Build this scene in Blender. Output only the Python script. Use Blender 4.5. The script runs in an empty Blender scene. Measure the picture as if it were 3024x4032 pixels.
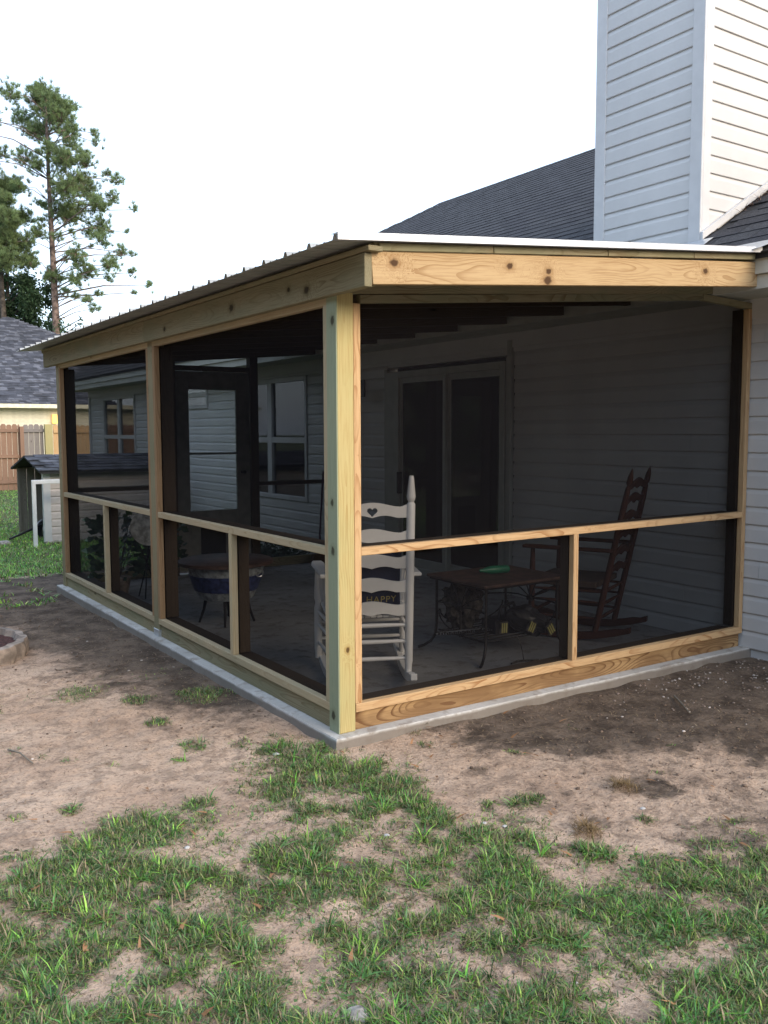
import bpy, bmesh, math, random
import numpy as np
from mathutils import Matrix, Vector, noise as mnoise
from mathutils.geometry import tessellate_polygon
random.seed(7); rng = np.random.default_rng(11)
S = bpy.context.scene
COL = S.collection

# ------------------------------------------------------------------ camera
cyaw, cpit, crol = .588, -.089, -.003
fw = Vector((math.sin(cyaw)*math.cos(cpit), math.cos(cyaw)*math.cos(cpit), math.sin(cpit)))
rt = Vector((math.cos(cyaw), -math.sin(cyaw), 0)); up = rt.cross(fw)
r2 = rt*math.cos(crol)+up*math.sin(crol); u2 = up*math.cos(crol)-rt*math.sin(crol)
cam = bpy.data.objects.new('camera', bpy.data.cameras.new('camera')); COL.objects.link(cam)
M = Matrix((( r2.x,u2.x,-fw.x,-2.112),(r2.y,u2.y,-fw.y,-3.550),(r2.z,u2.z,-fw.z,1.423),(0,0,0,1)))
cam.matrix_world = M
cam.data.sensor_fit = 'VERTICAL'; cam.data.sensor_height = 36; cam.data.lens = 3531/4032*36
cam.data.clip_start = .05; cam.data.clip_end = 900
S.camera = cam
CAMP = Vector((-2.112,-3.55,1.423))

# ------------------------------------------------------------------ light
SUN_EL, SUN_AZ = math.radians(24), math.radians(166)     # azimuth clockwise from +Y
w = bpy.data.worlds.new('World'); S.world = w; w.use_nodes = True
nt = w.node_tree; nt.nodes.clear()
out = nt.nodes.new('ShaderNodeOutputWorld'); bg = nt.nodes.new('ShaderNodeBackground')
sky = nt.nodes.new('ShaderNodeTexSky'); sky.sky_type = 'NISHITA'; sky.sun_disc = False
sky.sun_elevation = SUN_EL; sky.sun_rotation = SUN_AZ; sky.air_density = 1.2; sky.dust_density = 2.0; sky.ozone_density = 1.5
mx = nt.nodes.new('ShaderNodeMixRGB'); mx.blend_type = 'MIX'; mx.inputs[0].default_value = .45
mx.inputs[2].default_value = (9.4, 11.2, 14.2, 1)          # thin bright cloud veil over the blue
nt.links.new(sky.outputs[0], mx.inputs[1]); nt.links.new(mx.outputs[0], bg.inputs[0])
bg.inputs[1].default_value = .14
nt.links.new(bg.outputs[0], out.inputs[0])
sl = bpy.data.lights.new('sun', 'SUN'); sl.energy = 1.7; sl.angle = math.radians(32); sl.color = (1, .80, .58)
sun = bpy.data.objects.new('sun', sl); COL.objects.link(sun)
sd = Vector((math.sin(SUN_AZ)*math.cos(SUN_EL), math.cos(SUN_AZ)*math.cos(SUN_EL), math.sin(SUN_EL)))
sun.rotation_euler = sd.to_track_quat('Z', 'Y').to_euler(); sun.location = (0, -6, 8)
S.view_settings.view_transform = 'Standard'; S.view_settings.look = 'None'
S.view_settings.exposure = .76; S.view_settings.gamma = 1
try: S.view_settings.use_curve_mapping = False
except Exception: pass

# ------------------------------------------------------------------ helpers
WM = {}
def put(o, parent=None, world=None, local=None):
    """world: matrix given in world space; local: in the parent's space"""
    COL.objects.link(o)
    if local is not None:
        o.matrix_basis = local
        if parent: o.parent = parent; WM[o.name] = WM[parent.name] @ local
        else: WM[o.name] = local.copy()
        return o
    m = world if world is not None else Matrix.Identity(4)
    o.matrix_basis = m
    if parent:
        o.parent = parent; o.matrix_parent_inverse = WM[parent.name].inverted()
    WM[o.name] = m.copy()
    return o
def tag(o, label, cat=None, group=None, kind=None):
    if label: o['label'] = label
    if cat: o['category'] = cat
    if group: o['group'] = group
    if kind: o['kind'] = kind
    return o
def empty(name, loc, label=None, cat=None, rz=0, group=None, parent=None):
    o = bpy.data.objects.new(name, None); o.empty_display_size = .2
    put(o, parent, world=Matrix.Translation(loc) @ Matrix.Rotation(rz, 4, 'Z'))
    if label: tag(o, label, cat, group)
    return o
def mesh(name, vs, fs, mat=None, smooth=False):
    me = bpy.data.meshes.new(name); me.from_pydata([tuple(v) for v in vs], [], fs); me.update()
    if mat: me.materials.append(mat)
    if smooth: me.polygons.foreach_set('use_smooth', [True]*len(me.polygons))
    return me
class MB:
    def __init__(s): s.v = []; s.f = []
    def add(s, vs, fs):
        o = len(s.v); s.v += [tuple(v) for v in vs]; s.f += [tuple(i+o for i in f) for f in fs]; return s
    def box(s, x0, x1, y0, y1, z0, z1):
        return s.add([(x0,y0,z0),(x1,y0,z0),(x1,y1,z0),(x0,y1,z0),(x0,y0,z1),(x1,y0,z1),(x1,y1,z1),(x0,y1,z1)],
                     [(0,3,2,1),(4,5,6,7),(0,1,5,4),(1,2,6,5),(2,3,7,6),(3,0,4,7)])
    def tube(s, pts, rad, n=8, cap=True):
        pts = [Vector(p) for p in pts]; k = len(pts)
        rad = rad if isinstance(rad, (list, tuple)) else [rad]*k
        d0 = (pts[1]-pts[0]).normalized()
        a = d0.orthogonal().normalized(); rings = []
        for i, p in enumerate(pts):
            d = (pts[min(i+1,k-1)]-pts[max(i-1,0)]).normalized()
            a = (a-d*a.dot(d)).normalized(); b = d.cross(a)
            rings.append([p+(a*math.cos(2*math.pi*j/n)+b*math.sin(2*math.pi*j/n))*rad[i] for j in range(n)])
        vs = [v for r in rings for v in r]; fs = []
        for i in range(k-1):
            for j in range(n):
                fs.append((i*n+j, i*n+(j+1)%n, (i+1)*n+(j+1)%n, (i+1)*n+j))
        if cap: fs.append(tuple(range(n-1,-1,-1))); fs.append(tuple((k-1)*n+j for j in range(n)))
        return s.add(vs, fs)
    def build(s, name, mat, parent=None, smooth=False, world=None, local=None, bevel=0):
        me = mesh(name, s.v, s.f, mat, smooth)
        o = bpy.data.objects.new(name, me); put(o, parent, world, local)
        if bevel:
            bm = o.modifiers.new('bevel', 'BEVEL'); bm.width = bevel; bm.segments = 1; bm.limit_method = 'ANGLE'
        if smooth:
            me.set_sharp_from_angle(angle=math.radians(40)) if hasattr(me, 'set_sharp_from_angle') else None
        return o
def part(name, mb, mat, parent, **k): return mb.build(name, mat, parent, **k)
def board(name, parent, a, b, upv, wd, th, mat, bevel=.0022, label=None, skew=None):
    """a lumber board: centre line a-b, width wd along upv, thickness th; local X runs with the grain"""
    a = Vector(a); b = Vector(b); d = b-a; L = d.length; d.normalize()
    u = Vector(upv); u = (u-d*u.dot(d)).normalized(); c = d.cross(u)
    m = Matrix(((d.x,u.x,c.x,0),(d.y,u.y,c.y,0),(d.z,u.z,c.z,0),(0,0,0,1))); m.translation = (a+b)/2
    mb = MB().box(-L/2,L/2,-wd/2,wd/2,-th/2,th/2)
    o = mb.build(name, mat, parent, world=m, bevel=bevel)
    if label: o['label'] = label
    return o
def bb(name, parent, x0,x1,y0,y1,z0,z1, mat, **k):
    """board given by its bounds, grain along the longest side"""
    D = (x1-x0, y1-y0, z1-z0); c = Vector(((x0+x1)/2,(y0+y1)/2,(z0+z1)/2)); i = D.index(max(D))
    e = [Vector((1,0,0)),Vector((0,1,0)),Vector((0,0,1))]
    o_ = [j for j in range(3) if j != i]; j = max(o_, key=lambda q: D[q]); h = [q for q in o_ if q != j][0]
    return board(name, parent, c-e[i]*D[i]/2, c+e[i]*D[i]/2, e[j], D[j], D[h], mat, **k)
def lathe(prof, n=16):
    vs = []; fs = []; k = len(prof)
    for r, z in prof:
        for j in range(n): vs.append((r*math.cos(2*math.pi*j/n), r*math.sin(2*math.pi*j/n), z))
    for i in range(k-1):
        for j in range(n): fs.append((i*n+j, i*n+(j+1)%n, (i+1)*n+(j+1)%n, (i+1)*n+j))
    fs.append(tuple(range(n-1,-1,-1))); fs.append(tuple((k-1)*n+j for j in range(n)))
    return MB().add(vs, fs)
def aim(a, b):
    d = (Vector(b)-Vector(a)); m = d.to_track_quat('Z','Y').to_matrix().to_4x4(); m.translation = Vector(a); return m
def prism(outline, holes, th):
    """flat polygon (x,z) with holes, extruded along y"""
    loops = [[Vector((x,z,0)) for x, z in outline]]+[[Vector((x,z,0)) for x, z in h] for h in holes]
    tri = tessellate_polygon(loops); pts = [p for l in loops for p in l]; n = len(pts)
    vs = [(p.x,-th/2,p.y) for p in pts]+[(p.x,th/2,p.y) for p in pts]
    fs = [tuple(t) for t in tri]+[(t[2]+n,t[1]+n,t[0]+n) for t in tri]; o = 0
    for l in loops:
        m = len(l)
        for i in range(m): a = o+i; b = o+(i+1)%m; fs.append((a,b,b+n,a+n))
        o += m
    return MB().add(vs, fs)

# ------------------------------------------------------------------ materials
def newmat(name):
    m = bpy.data.materials.new(name); m.use_nodes = True; n = m.node_tree
    for x in list(n.nodes): n.nodes.remove(x)
    o = n.nodes.new('ShaderNodeOutputMaterial'); p = n.nodes.new('ShaderNodeBsdfPrincipled')
    n.links.new(p.outputs[0], o.inputs[0]); return m, n, p, o
def nd(n, t, **k):
    x = n.nodes.new(t)
    for a, b in k.items():
        if a.startswith('i_'):
            key = a[2:]; key = int(key) if key.isdigit() else key
            x.inputs[key].default_value = b
        else: setattr(x, a, b)
    return x
def c4(c): return (c[0],c[1],c[2],1)
def mth(n, op, a, b=None, c=None):
    x = n.nodes.new('ShaderNodeMath'); x.operation = op
    for i, v in enumerate((a,b,c)):
        if v is None: continue
        if isinstance(v, (int,float)): x.inputs[i].default_value = v
        else: n.links.new(v, x.inputs[i])
    return x.outputs[0]
def mixc(n, f, a, b, mode='MIX'):
    x = n.nodes.new('ShaderNodeMixRGB'); x.blend_type = mode
    for i, v in enumerate((f,a,b)):
        if isinstance(v, (int,float)): x.inputs[i].default_value = v
        elif isinstance(v, tuple): x.inputs[i].default_value = c4(v)
        else: n.links.new(v, x.inputs[i])
    return x.outputs[0]
def ramp(n, f, a, b):
    x = n.nodes.new('ShaderNodeMapRange'); x.interpolation_type = 'SMOOTHSTEP'
    n.links.new(f, x.inputs[0]); x.inputs[1].default_value = a; x.inputs[2].default_value = b; return x.outputs[0]
def noise(n, vec, scale, detail=3, rough=.55):
    x = nd(n, 'ShaderNodeTexNoise'); x.inputs['Scale'].default_value = scale; x.inputs['Detail'].default_value = detail
    x.inputs['Roughness'].default_value = rough
    if vec is not None: n.links.new(vec, x.inputs['Vector'])
    return x.outputs
def bump(n, p, h, strength=.3, dist=.002):
    b = nd(n, 'ShaderNodeBump'); b.inputs['Strength'].default_value = strength; b.inputs['Distance'].default_value = dist
    n.links.new(h, b.inputs['Height']); n.links.new(b.outputs[0], p.inputs['Normal'])
def simple(name, col, rough=.6, metal=0, var=.12, scale=8, bmp=.0, dist=.002, spec=.5, objvar=0.0):
    m, n, p, o = newmat(name); tc = nd(n, 'ShaderNodeTexCoord')
    f = noise(n, tc.outputs['Object'], scale, 5)[0]
    d = tuple(max(0,c*(1-var*1.6)) for c in col); h = tuple(min(1,c*(1+var)) for c in col)
    cc = mixc(n, ramp(n, f, .3, .7), d, h)
    if objvar:
        oi = nd(n, 'ShaderNodeObjectInfo'); f2 = ramp(n, oi.outputs['Random'], 0, 1)
        cc = mixc(n, f2, cc, mixc(n, 1.0, cc, (1-objvar,1-objvar,1-objvar*.8), 'MULTIPLY'))
    n.links.new(cc, p.inputs['Base Color'])
    p.inputs['Roughness'].default_value = rough; p.inputs['Metallic'].default_value = metal
    p.inputs['Specular IOR Level'].default_value = spec
    if bmp: bump(n, p, noise(n, tc.outputs['Object'], scale*12, 4)[0], bmp, dist)
    return m
def wood(name, light, late, knots=(), density=1.0, green=None, ring=34, stain=.35, dirt=(.10,.08,.05), autoknot=True, gface=None):
    m, n, p, o = newmat(name); tc = nd(n, 'ShaderNodeTexCoord'); oi = nd(n, 'ShaderNodeObjectInfo')
    sep = nd(n, 'ShaderNodeSeparateXYZ'); n.links.new(tc.outputs['Object'], sep.inputs[0])
    X, Y, Z = sep.outputs; rnd = mth(n, 'MULTIPLY', oi.outputs['Random'], 43.0)
    cb = nd(n, 'ShaderNodeCombineXYZ'); n.links.new(mth(n,'MULTIPLY_ADD',X,.9,rnd), cb.inputs[0]); n.links.new(mth(n,'MULTIPLY',Y,2.0), cb.inputs[1]); n.links.new(rnd, cb.inputs[2])
    nz = noise(n, cb.outputs[0], 1.4, 2, .5)[1]
    s2 = nd(n, 'ShaderNodeSeparateXYZ'); n.links.new(nz, s2.inputs[0])
    yy = mth(n, 'ADD', Y, mth(n,'MULTIPLY',mth(n,'SUBTRACT',s2.outputs[0],.5),.16))
    zz = mth(n, 'ADD', mth(n,'ADD',Z,.05), mth(n,'MULTIPLY',mth(n,'SUBTRACT',s2.outputs[1],.5),.16))
    kd = None
    for kx, ky, kr in knots:                              # knots at fixed places on a particular board
        dx = mth(n,'MULTIPLY',mth(n,'SUBTRACT',X,kx),.75); dy = mth(n,'SUBTRACT',Y,ky)
        d = mth(n,'SQRT',mth(n,'ADD',mth(n,'MULTIPLY',dx,dx),mth(n,'MULTIPLY',dy,dy)))
        d = mth(n,'DIVIDE',d,kr); kd = d if kd is None else mth(n,'MINIMUM',kd,d)
    if autoknot:
        cv = nd(n,'ShaderNodeCombineXYZ'); n.links.new(mth(n,'MULTIPLY_ADD',X,1.5,rnd), cv.inputs[0]); n.links.new(mth(n,'MULTIPLY_ADD',Y,5.0,rnd), cv.inputs[1]); n.links.new(mth(n,'MULTIPLY',Z,5.0), cv.inputs[2])
        vo = nd(n,'ShaderNodeTexVoronoi'); vo.inputs['Scale'].default_value = 1.3; n.links.new(cv.outputs[0], vo.inputs['Vector'])
        d = mth(n,'DIVIDE',vo.outputs['Distance'],.062); kd = d if kd is None else mth(n,'MINIMUM',kd,d)
    if kd is not None:
        kcv = nd(n,'ShaderNodeVectorMath', operation='MULTIPLY'); n.links.new(tc.outputs['Object'],kcv.inputs[0]); kcv.inputs[1].default_value=(1,1,1)
        kd = mth(n,'MULTIPLY',kd,mth(n,'MULTIPLY_ADD',noise(n,kcv.outputs[0],55,2)[0],1.1,.50))
        warp = mth(n,'MULTIPLY',mth(n,'SUBTRACT',1.0,ramp(n,kd,.4,4.5)),.045); zz = mth(n,'ADD',zz,warp)
    c2 = nd(n,'ShaderNodeCombineXYZ'); n.links.new(yy,c2.inputs[1]); n.links.new(zz,c2.inputs[2])
    fine = nd(n,'ShaderNodeCombineXYZ'); n.links.new(mth(n,'MULTIPLY_ADD',X,3.0,rnd),fine.inputs[0]); n.links.new(mth(n,'MULTIPLY',Y,60.0),fine.inputs[1]); n.links.new(mth(n,'MULTIPLY',Z,60.0),fine.inputs[2])
    ff = noise(n, fine.outputs[0], 2.2, 4, .6)[0]
    wv = nd(n,'ShaderNodeTexWave', wave_type='RINGS', rings_direction='X', wave_profile='SAW'); wv.inputs['Scale'].default_value = ring
    wv.inputs['Distortion'].default_value = .5; wv.inputs['Detail'].default_value = 2; n.links.new(c2.outputs[0], wv.inputs['Vector'])
    g = ramp(n, wv.outputs['Fac'], .55, 1.02)
    low = noise(n, cb.outputs[0], 2.6, 3)[0]
    g = mth(n,'MULTIPLY', mth(n,'MULTIPLY',g,density), ramp(n, low, .28, .66))
    col = mixc(n, g, light, late)
    col = mixc(n, mth(n,'MULTIPLY',ramp(n,ff,.40,.72),.42), col, late)
    if green: col = mixc(n, mth(n,'MULTIPLY',ramp(n,noise(n,cb.outputs[0],1.9,4)[0],.42,.62),stain), col, green)
    if gface: col = mixc(n, mth(n,'SUBTRACT',1.0,ramp(n,mth(n,'MULTIPLY',globals()['__a__'][gface[0]](sep),1.0),gface[1],gface[1]+.004)), col, gface[2])
    dn = noise(n, fine.outputs[0], .35, 5, .65)[0]
    col = mixc(n, mth(n,'MULTIPLY',ramp(n,dn,.60,.80),.4), col, dirt)
    if kd is not None:
        col = mixc(n, mth(n,'MULTIPLY',mth(n,'SUBTRACT',1.0,ramp(n,kd,.9,2.2)),.55), col, late)
        col = mixc(n, mth(n,'SUBTRACT',1.0,ramp(n,kd,.55,1.1)), col, (late[0]*.28,late[1]*.25,late[2]*.25))
    tone = mixc(n, oi.outputs['Random'], (.88,.88,.88), (1.06,1.04,1.0))
    col = mixc(n, 1.0, col, tone, 'MULTIPLY')
    n.links.new(col, p.inputs['Base Color']); p.inputs['Roughness'].default_value = .72; p.inputs['Specular IOR Level'].default_value = .25
    bump(n, p, mth(n,'ADD',mth(n,'MULTIPLY',ff,.6),mth(n,'MULTIPLY',g,-.4)), .5, .0012)
    return m
globals()['__a__'] = {'y': lambda s: s.outputs[1], 'z': lambda s: s.outputs[2]}

m_yel  = wood('pine_fresh', (.58,.40,.22), (.33,.165,.065), density=.95, dirt=(.34,.24,.12))
m_yelfas = wood('pine_rake_board', (.54,.39,.215), (.30,.17,.07), knots=[(-1.24,.02,.020),(-.58,.017,.018),(-.33,-.004,.017),(-.34,-.047,.024),(.87,.012,.019)], autoknot=False, density=.8, dirt=(.36,.28,.15))
m_dark = wood('pine_dark_figure', (.50,.33,.16), (.15,.07,.028), density=1.5, ring=40, stain=.75, green=(.20,.11,.05), dirt=(.12,.07,.03))
m_grn  = wood('pine_treated', (.285,.25,.155), (.16,.12,.06), green=(.19,.20,.12), stain=.55, dirt=(.16,.14,.09))
m_grnfas = wood('pine_treated_fascia', (.255,.225,.14), (.12,.095,.045), green=(.18,.18,.11), stain=.5, dirt=(.17,.15,.09), density=.7, autoknot=False,
                knots=[(-1.52+.0,.03,.022),(-.89,-.02,.021),(-.71,0.005,.015),(-.04,-.005,.024),(1.0,-.02,.017)])  # base colour darkened for the shade under the roof overhang
m_post = wood('pine_post', (.52,.44,.21), (.37,.24,.08), knots=[(-.63,.003,.012)], autoknot=False, density=.85, green=(.42,.41,.20), stain=.4, ring=26, dirt=(.35,.30,.15))
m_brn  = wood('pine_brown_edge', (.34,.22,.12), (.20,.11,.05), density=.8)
m_inn = wood('pine_shaded_inner', (.095,.07,.048), (.06,.04,.025), density=.8)  # same lumber as the frames, with the porch's inner shade put into its colour
m_lite = wood('pine_tan', (.47,.385,.25), (.36,.27,.15), green=(.34,.33,.22), stain=.35, dirt=(.2,.17,.11))

m_side = simple('vinyl_siding', (.60,.595,.58), .48, var=.035, scale=3, bmp=.06, dist=.0008)
m_trim = simple('white_vinyl_trim', (.62,.62,.615), .45, var=.03)
m_dtrim = simple('ivory_door_frame', (.40,.41,.36), .5, var=.05)
m_tan  = simple('neighbour_siding', (.64,.62,.50), .6, var=.05)
m_soff = simple('soffit', (.46,.47,.40), .6, var=.05)
m_fas  = simple('eave_fascia', (.55,.56,.50), .5, var=.05)
m_galv = simple('galvanised_steel', (.62,.65,.68), .32, metal=.75, var=.06, scale=20)
m_galvw = simple('bright_rake_trim', (.88,.90,.92), .3, metal=.25, var=.03)
m_under = simple('metal_roof_sheet', (.40,.41,.40), .45, metal=.35, var=.08)
m_shin = simple('roof_shingle', (.043,.043,.048), .92, var=.30, scale=45, bmp=.9, dist=.003, objvar=.35)
m_shin2 = simple('roof_shingle_grey', (.085,.09,.105), .92, var=.45, scale=5, bmp=.5, dist=.003, objvar=.4)
m_deck = simple('roof_deck', (.03,.03,.032), .95)
m_white = simple('white_paint', (.84,.83,.80), .42, var=.04, scale=6)
m_redwd = wood('cherry_stain', (.085,.035,.022), (.04,.016,.011), density=.6, autoknot=False, dirt=(.05,.02,.01))
m_iron = simple('dark_iron', (.03,.027,.026), .5, metal=.5)
m_black = simple('black_plastic', (.016,.016,.018), .45)
m_navy = simple('navy_cloth', (.022,.028,.06), .95, bmp=.3)
m_text = simple('yellow_thread', (.36,.30,.10), .8)
m_greenp = simple('green_plastic', (.015,.17,.085), .35)
m_ttop = simple('brown_table_top', (.085,.048,.034), .55, var=.3, scale=12)
m_yelp = simple('yellow_print', (.38,.34,.10), .6)
m_seat = simple('woven_seat', (.10,.065,.045), .9, bmp=.5)
m_rope = simple('camouflage_cloth', (.06,.054,.046), .95, var=.7, scale=25, bmp=.6)
m_stone = simple('grey_stone', (.33,.30,.26), .9, var=.3, scale=30, bmp=.4)
m_ring = simple('weathered_concrete_ring', (.30,.25,.21), .95, var=.3, scale=14, bmp=.6, dist=.004)
m_mulch = simple('red_mulch', (.10,.035,.03), .95, var=.5, scale=50, bmp=1, dist=.01)
m_cur = simple('brown_curtain', (.34,.15,.10), .9, var=.2)
m_room = simple('dark_room', (.02,.02,.022), .9)  # near-black colour stands in for the unlit rooms
m_tub = simple('painted_tub', (.36,.40,.42), .35, var=.35, scale=22)
m_tubb = simple('blue_band', (.045,.06,.16), .35, var=.3, scale=30)
m_leafd = simple('dark_leaf', (.03,.06,.025), .6, var=.4)
m_fred = wood('stained_fence', (.30,.19,.135), (.19,.115,.08), density=.5, ring=20, dirt=(.1,.06,.05))
m_fgrey = wood('weathered_fence', (.26,.24,.23), (.17,.15,.14), density=.5, ring=20, dirt=(.12,.11,.1))
m_fnew = wood('new_fence', (.56,.38,.21), (.45,.25,.09), density=.5, ring=20)
m_shbd = wood('weathered_shed_board', (.22,.20,.165), (.12,.10,.08), density=.8, dirt=(.06,.05,.04))
m_bark = simple('pine_bark', (.20,.145,.12), .95, var=.4, scale=6, bmp=.8, dist=.03)
m_barkd = simple('dark_bark', (.07,.06,.05), .95, var=.4, scale=6)

def attrmat(name, rough=.6, trans=.25, spec=.3):
    m, n, p, o = newmat(name); a = nd(n,'ShaderNodeAttribute', attribute_name='Col')
    n.links.new(a.outputs['Color'], p.inputs['Base Color']); p.inputs['Roughness'].default_value = rough
    p.inputs['Specular IOR Level'].default_value = spec
    if trans:
        t = nd(n,'ShaderNodeBsdfTranslucent'); n.links.new(a.outputs['Color'], t.inputs[0])
        mi = nd(n,'ShaderNodeMixShader'); mi.inputs[0].default_value = trans
        n.links.new(p.outputs[0], mi.inputs[1]); n.links.new(t.outputs[0], mi.inputs[2]); n.links.new(mi.outputs[0], o.inputs[0])
    return m
m_blade = attrmat('grass_blade', .5, .2, .3); m_straw = attrmat('dry_straw', .9, 0, .1)
m_needle = attrmat('pine_needles', .6, .45); m_leaf = attrmat('tree_leaves', .6, .35); m_peb = attrmat('pebbles', .85, 0, .3)

# insect screen: charcoal fibreglass mesh, about two thirds open
m_scr, n, p, o = newmat('insect_screen')
tc = nd(n,'ShaderNodeTexCoord'); p.inputs['Base Color'].default_value = (.008,.008,.010,1); p.inputs['Roughness'].default_value = .8
p.inputs['Specular IOR Level'].default_value = .02
tr = nd(n,'ShaderNodeBsdfTransparent'); mi = nd(n,'ShaderNodeMixShader')
# woven mesh: the share of each ray that meets thread grows with the angle of incidence
geo = nd(n,'ShaderNodeNewGeometry'); dt = nd(n,'ShaderNodeVectorMath', operation='DOT_PRODUCT')
n.links.new(geo.outputs['Normal'], dt.inputs[0]); n.links.new(geo.outputs['Incoming'], dt.inputs[1])
sf = ramp(n, noise(n, tc.outputs['Object'], 1.7, 3)[0], .2, .8)
cs = mth(n,'POWER', mth(n,'MAXIMUM',mth(n,'ABSOLUTE',dt.outputs['Value']),.12), -.42)
cov = mth(n,'SUBTRACT', 1.0, mth(n,'POWER', mth(n,'MULTIPLY_ADD',sf,-.05,.565), cs))
n.links.new(cov, mi.inputs[0]); n.links.new(tr.outputs[0], mi.inputs[1]); n.links.new(p.outputs[0], mi.inputs[2]); n.links.new(mi.outputs[0], o.inputs[0])
# window glass
m_glass, n, p, o = newmat('window_glass')
tr = nd(n,'ShaderNodeBsdfTransparent'); tr.inputs[0].default_value = (.62,.66,.66,1); gl = nd(n,'ShaderNodeBsdfGlossy'); gl.inputs['Roughness'].default_value = .02
gl.inputs[0].default_value = (.9,.9,.9,1); fr = nd(n,'ShaderNodeFresnel'); fr.inputs[0].default_value = 1.5; mi = nd(n,'ShaderNodeMixShader')
n.links.new(mth(n,'MULTIPLY',fr.outputs[0],1.5), mi.inputs[0]); n.links.new(tr.outputs[0], mi.inputs[1]); n.links.new(gl.outputs[0], mi.inputs[2]); n.links.new(mi.outputs[0], o.inputs[0])
m_clear = m_glass.copy(); m_clear.name = 'clear_glass'
for q in m_clear.node_tree.nodes:
    if q.type == 'BSDF_TRANSPARENT': q.inputs[0].default_value = (.95,.97,.97,1)
# lit lamp
m_lamp, n, p, o = newmat('lit_lamp_glass'); p.inputs['Base Color'].default_value = (.8,.5,.1,1)
p.inputs['Emission Color'].default_value = (1,.62,.2,1); p.inputs['Emission Strength'].default_value = .6
# concrete
m_conc, n, p, o = newmat('concrete'); tc = nd(n,'ShaderNodeTexCoord')
f1 = noise(n, tc.outputs['Object'], 2.2, 6)[0]; f2 = noise(n, tc.outputs['Object'], 40, 5, .7)[0]; f3 = noise(n, tc.outputs['Object'], 9, 5, .65)[0]
c = mixc(n, ramp(n,f1,.3,.7), (.38,.37,.345), (.54,.535,.51)); c = mixc(n, mth(n,'MULTIPLY',ramp(n,f2,.45,.75),.35), c, (.27,.25,.22))
c = mixc(n, mth(n,'MULTIPLY',ramp(n,f3,.50,.66),.65), c, (.22,.185,.15))
sp = nd(n,'ShaderNodeSeparateXYZ'); n.links.new(tc.outputs['Object'], sp.inputs[0])
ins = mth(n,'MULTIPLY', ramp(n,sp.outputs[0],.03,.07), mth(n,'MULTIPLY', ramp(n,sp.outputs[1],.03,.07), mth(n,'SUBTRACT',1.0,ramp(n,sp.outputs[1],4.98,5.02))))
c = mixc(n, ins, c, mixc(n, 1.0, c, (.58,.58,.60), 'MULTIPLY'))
zz = mth(n,'ADD', sp.outputs[2], mth(n,'MULTIPLY',f3,.03))       # soil splashed on the edge of the slab
c = mixc(n, mth(n,'MULTIPLY',mth(n,'SUBTRACT',1.0,ramp(n,zz,-.004,.012)),.85), c, (.17,.145,.12))
n.links.new(c, p.inputs['Base Color']); p.inputs['Roughness'].default_value = .85; bump(n, p, mth(n,'ADD',f2,f3), .5, .003)
# soil
m_soil, n, p, o = newmat('sandy_soil'); tc = nd(n,'ShaderNodeTexCoord'); at = nd(n,'ShaderNodeAttribute', attribute_name='Col')
sp = nd(n,'ShaderNodeSeparateColor'); n.links.new(at.outputs['Color'], sp.inputs[0])
ob = tc.outputs['Object']
a1 = noise(n, ob, 1.7, 6, .6)[0]; a2 = noise(n, ob, 11, 6, .7)[0]; a3 = noise(n, ob, 70, 5, .7)[0]; a4 = noise(n, ob, 5, 5, .7)[0]
c = mixc(n, ramp(n,a1,.3,.7), (.47,.33,.235), (.62,.46,.34))
c = mixc(n, mth(n,'MULTIPLY',ramp(n,a2,.47,.62),.60), c, (.25,.18,.13))
c = mixc(n, mth(n,'MULTIPLY',ramp(n,a3,.50,.66),.6), c, (.16,.11,.08))
c = mixc(n, mth(n,'MULTIPLY',mth(n,'SUBTRACT',1.0,ramp(n,a3,.28,.42)),.35), c, (.55,.44,.33))
dk = mixc(n, ramp(n,a4,.35,.65), (.080,.060,.046), (.19,.145,.11))
dk = mixc(n, mth(n,'MULTIPLY',ramp(n,a3,.5,.7),.5), dk, (.05,.037,.028))
dm = mth(n,'ADD', sp.outputs[0], mth(n,'MULTIPLY',mth(n,'SUBTRACT',a2,.5),1.3))
c = mixc(n, ramp(n, dm, .2, .95), c, dk)
gr = mixc(n, ramp(n,a4,.3,.7), (.045,.075,.028), (.10,.13,.045))
c = mixc(n, mth(n,'MULTIPLY',ramp(n, mth(n,'ADD',sp.outputs[1],mth(n,'MULTIPLY',mth(n,'SUBTRACT',a2,.5),.7)), .35, .75),.9), c, gr)
n.links.new(c, p.inputs['Base Color']); p.inputs['Roughness'].default_value = .95; p.inputs['Specular IOR Level'].default_value = .15
bump(n, p, mth(n,'ADD',mth(n,'MULTIPLY',a3,.6),a2), 1.0, .02)

# ------------------------------------------------------------------ numeric noise
_perm = rng.random((256,256))
def vnoise(x, y, s, off=0):
    x = np.asarray(x)*s+off*17.3+1000; y = np.asarray(y)*s+off*9.1+1000
    xi = np.floor(x).astype(int); yi = np.floor(y).astype(int); fx = x-xi; fy = y-yi
    fx = fx*fx*(3-2*fx); fy = fy*fy*(3-2*fy)
    g = lambda a, b: _perm[a % 256, b % 256]
    return (g(xi,yi)*(1-fx)+g(xi+1,yi)*fx)*(1-fy)+(g(xi,yi+1)*(1-fx)+g(xi+1,yi+1)*fx)*fy
def fbm(x, y, s, o=4, off=0):
    t = 0; a = 1; n_ = 0
    for i in range(o): t = t+a*vnoise(x,y,s*2**i,off+i); n_ += a; a *= .55
    return t/n_
def sstep(x, a, b): t = np.clip((x-a)/(b-a),0,1); return t*t*(3-2*t)

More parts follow.
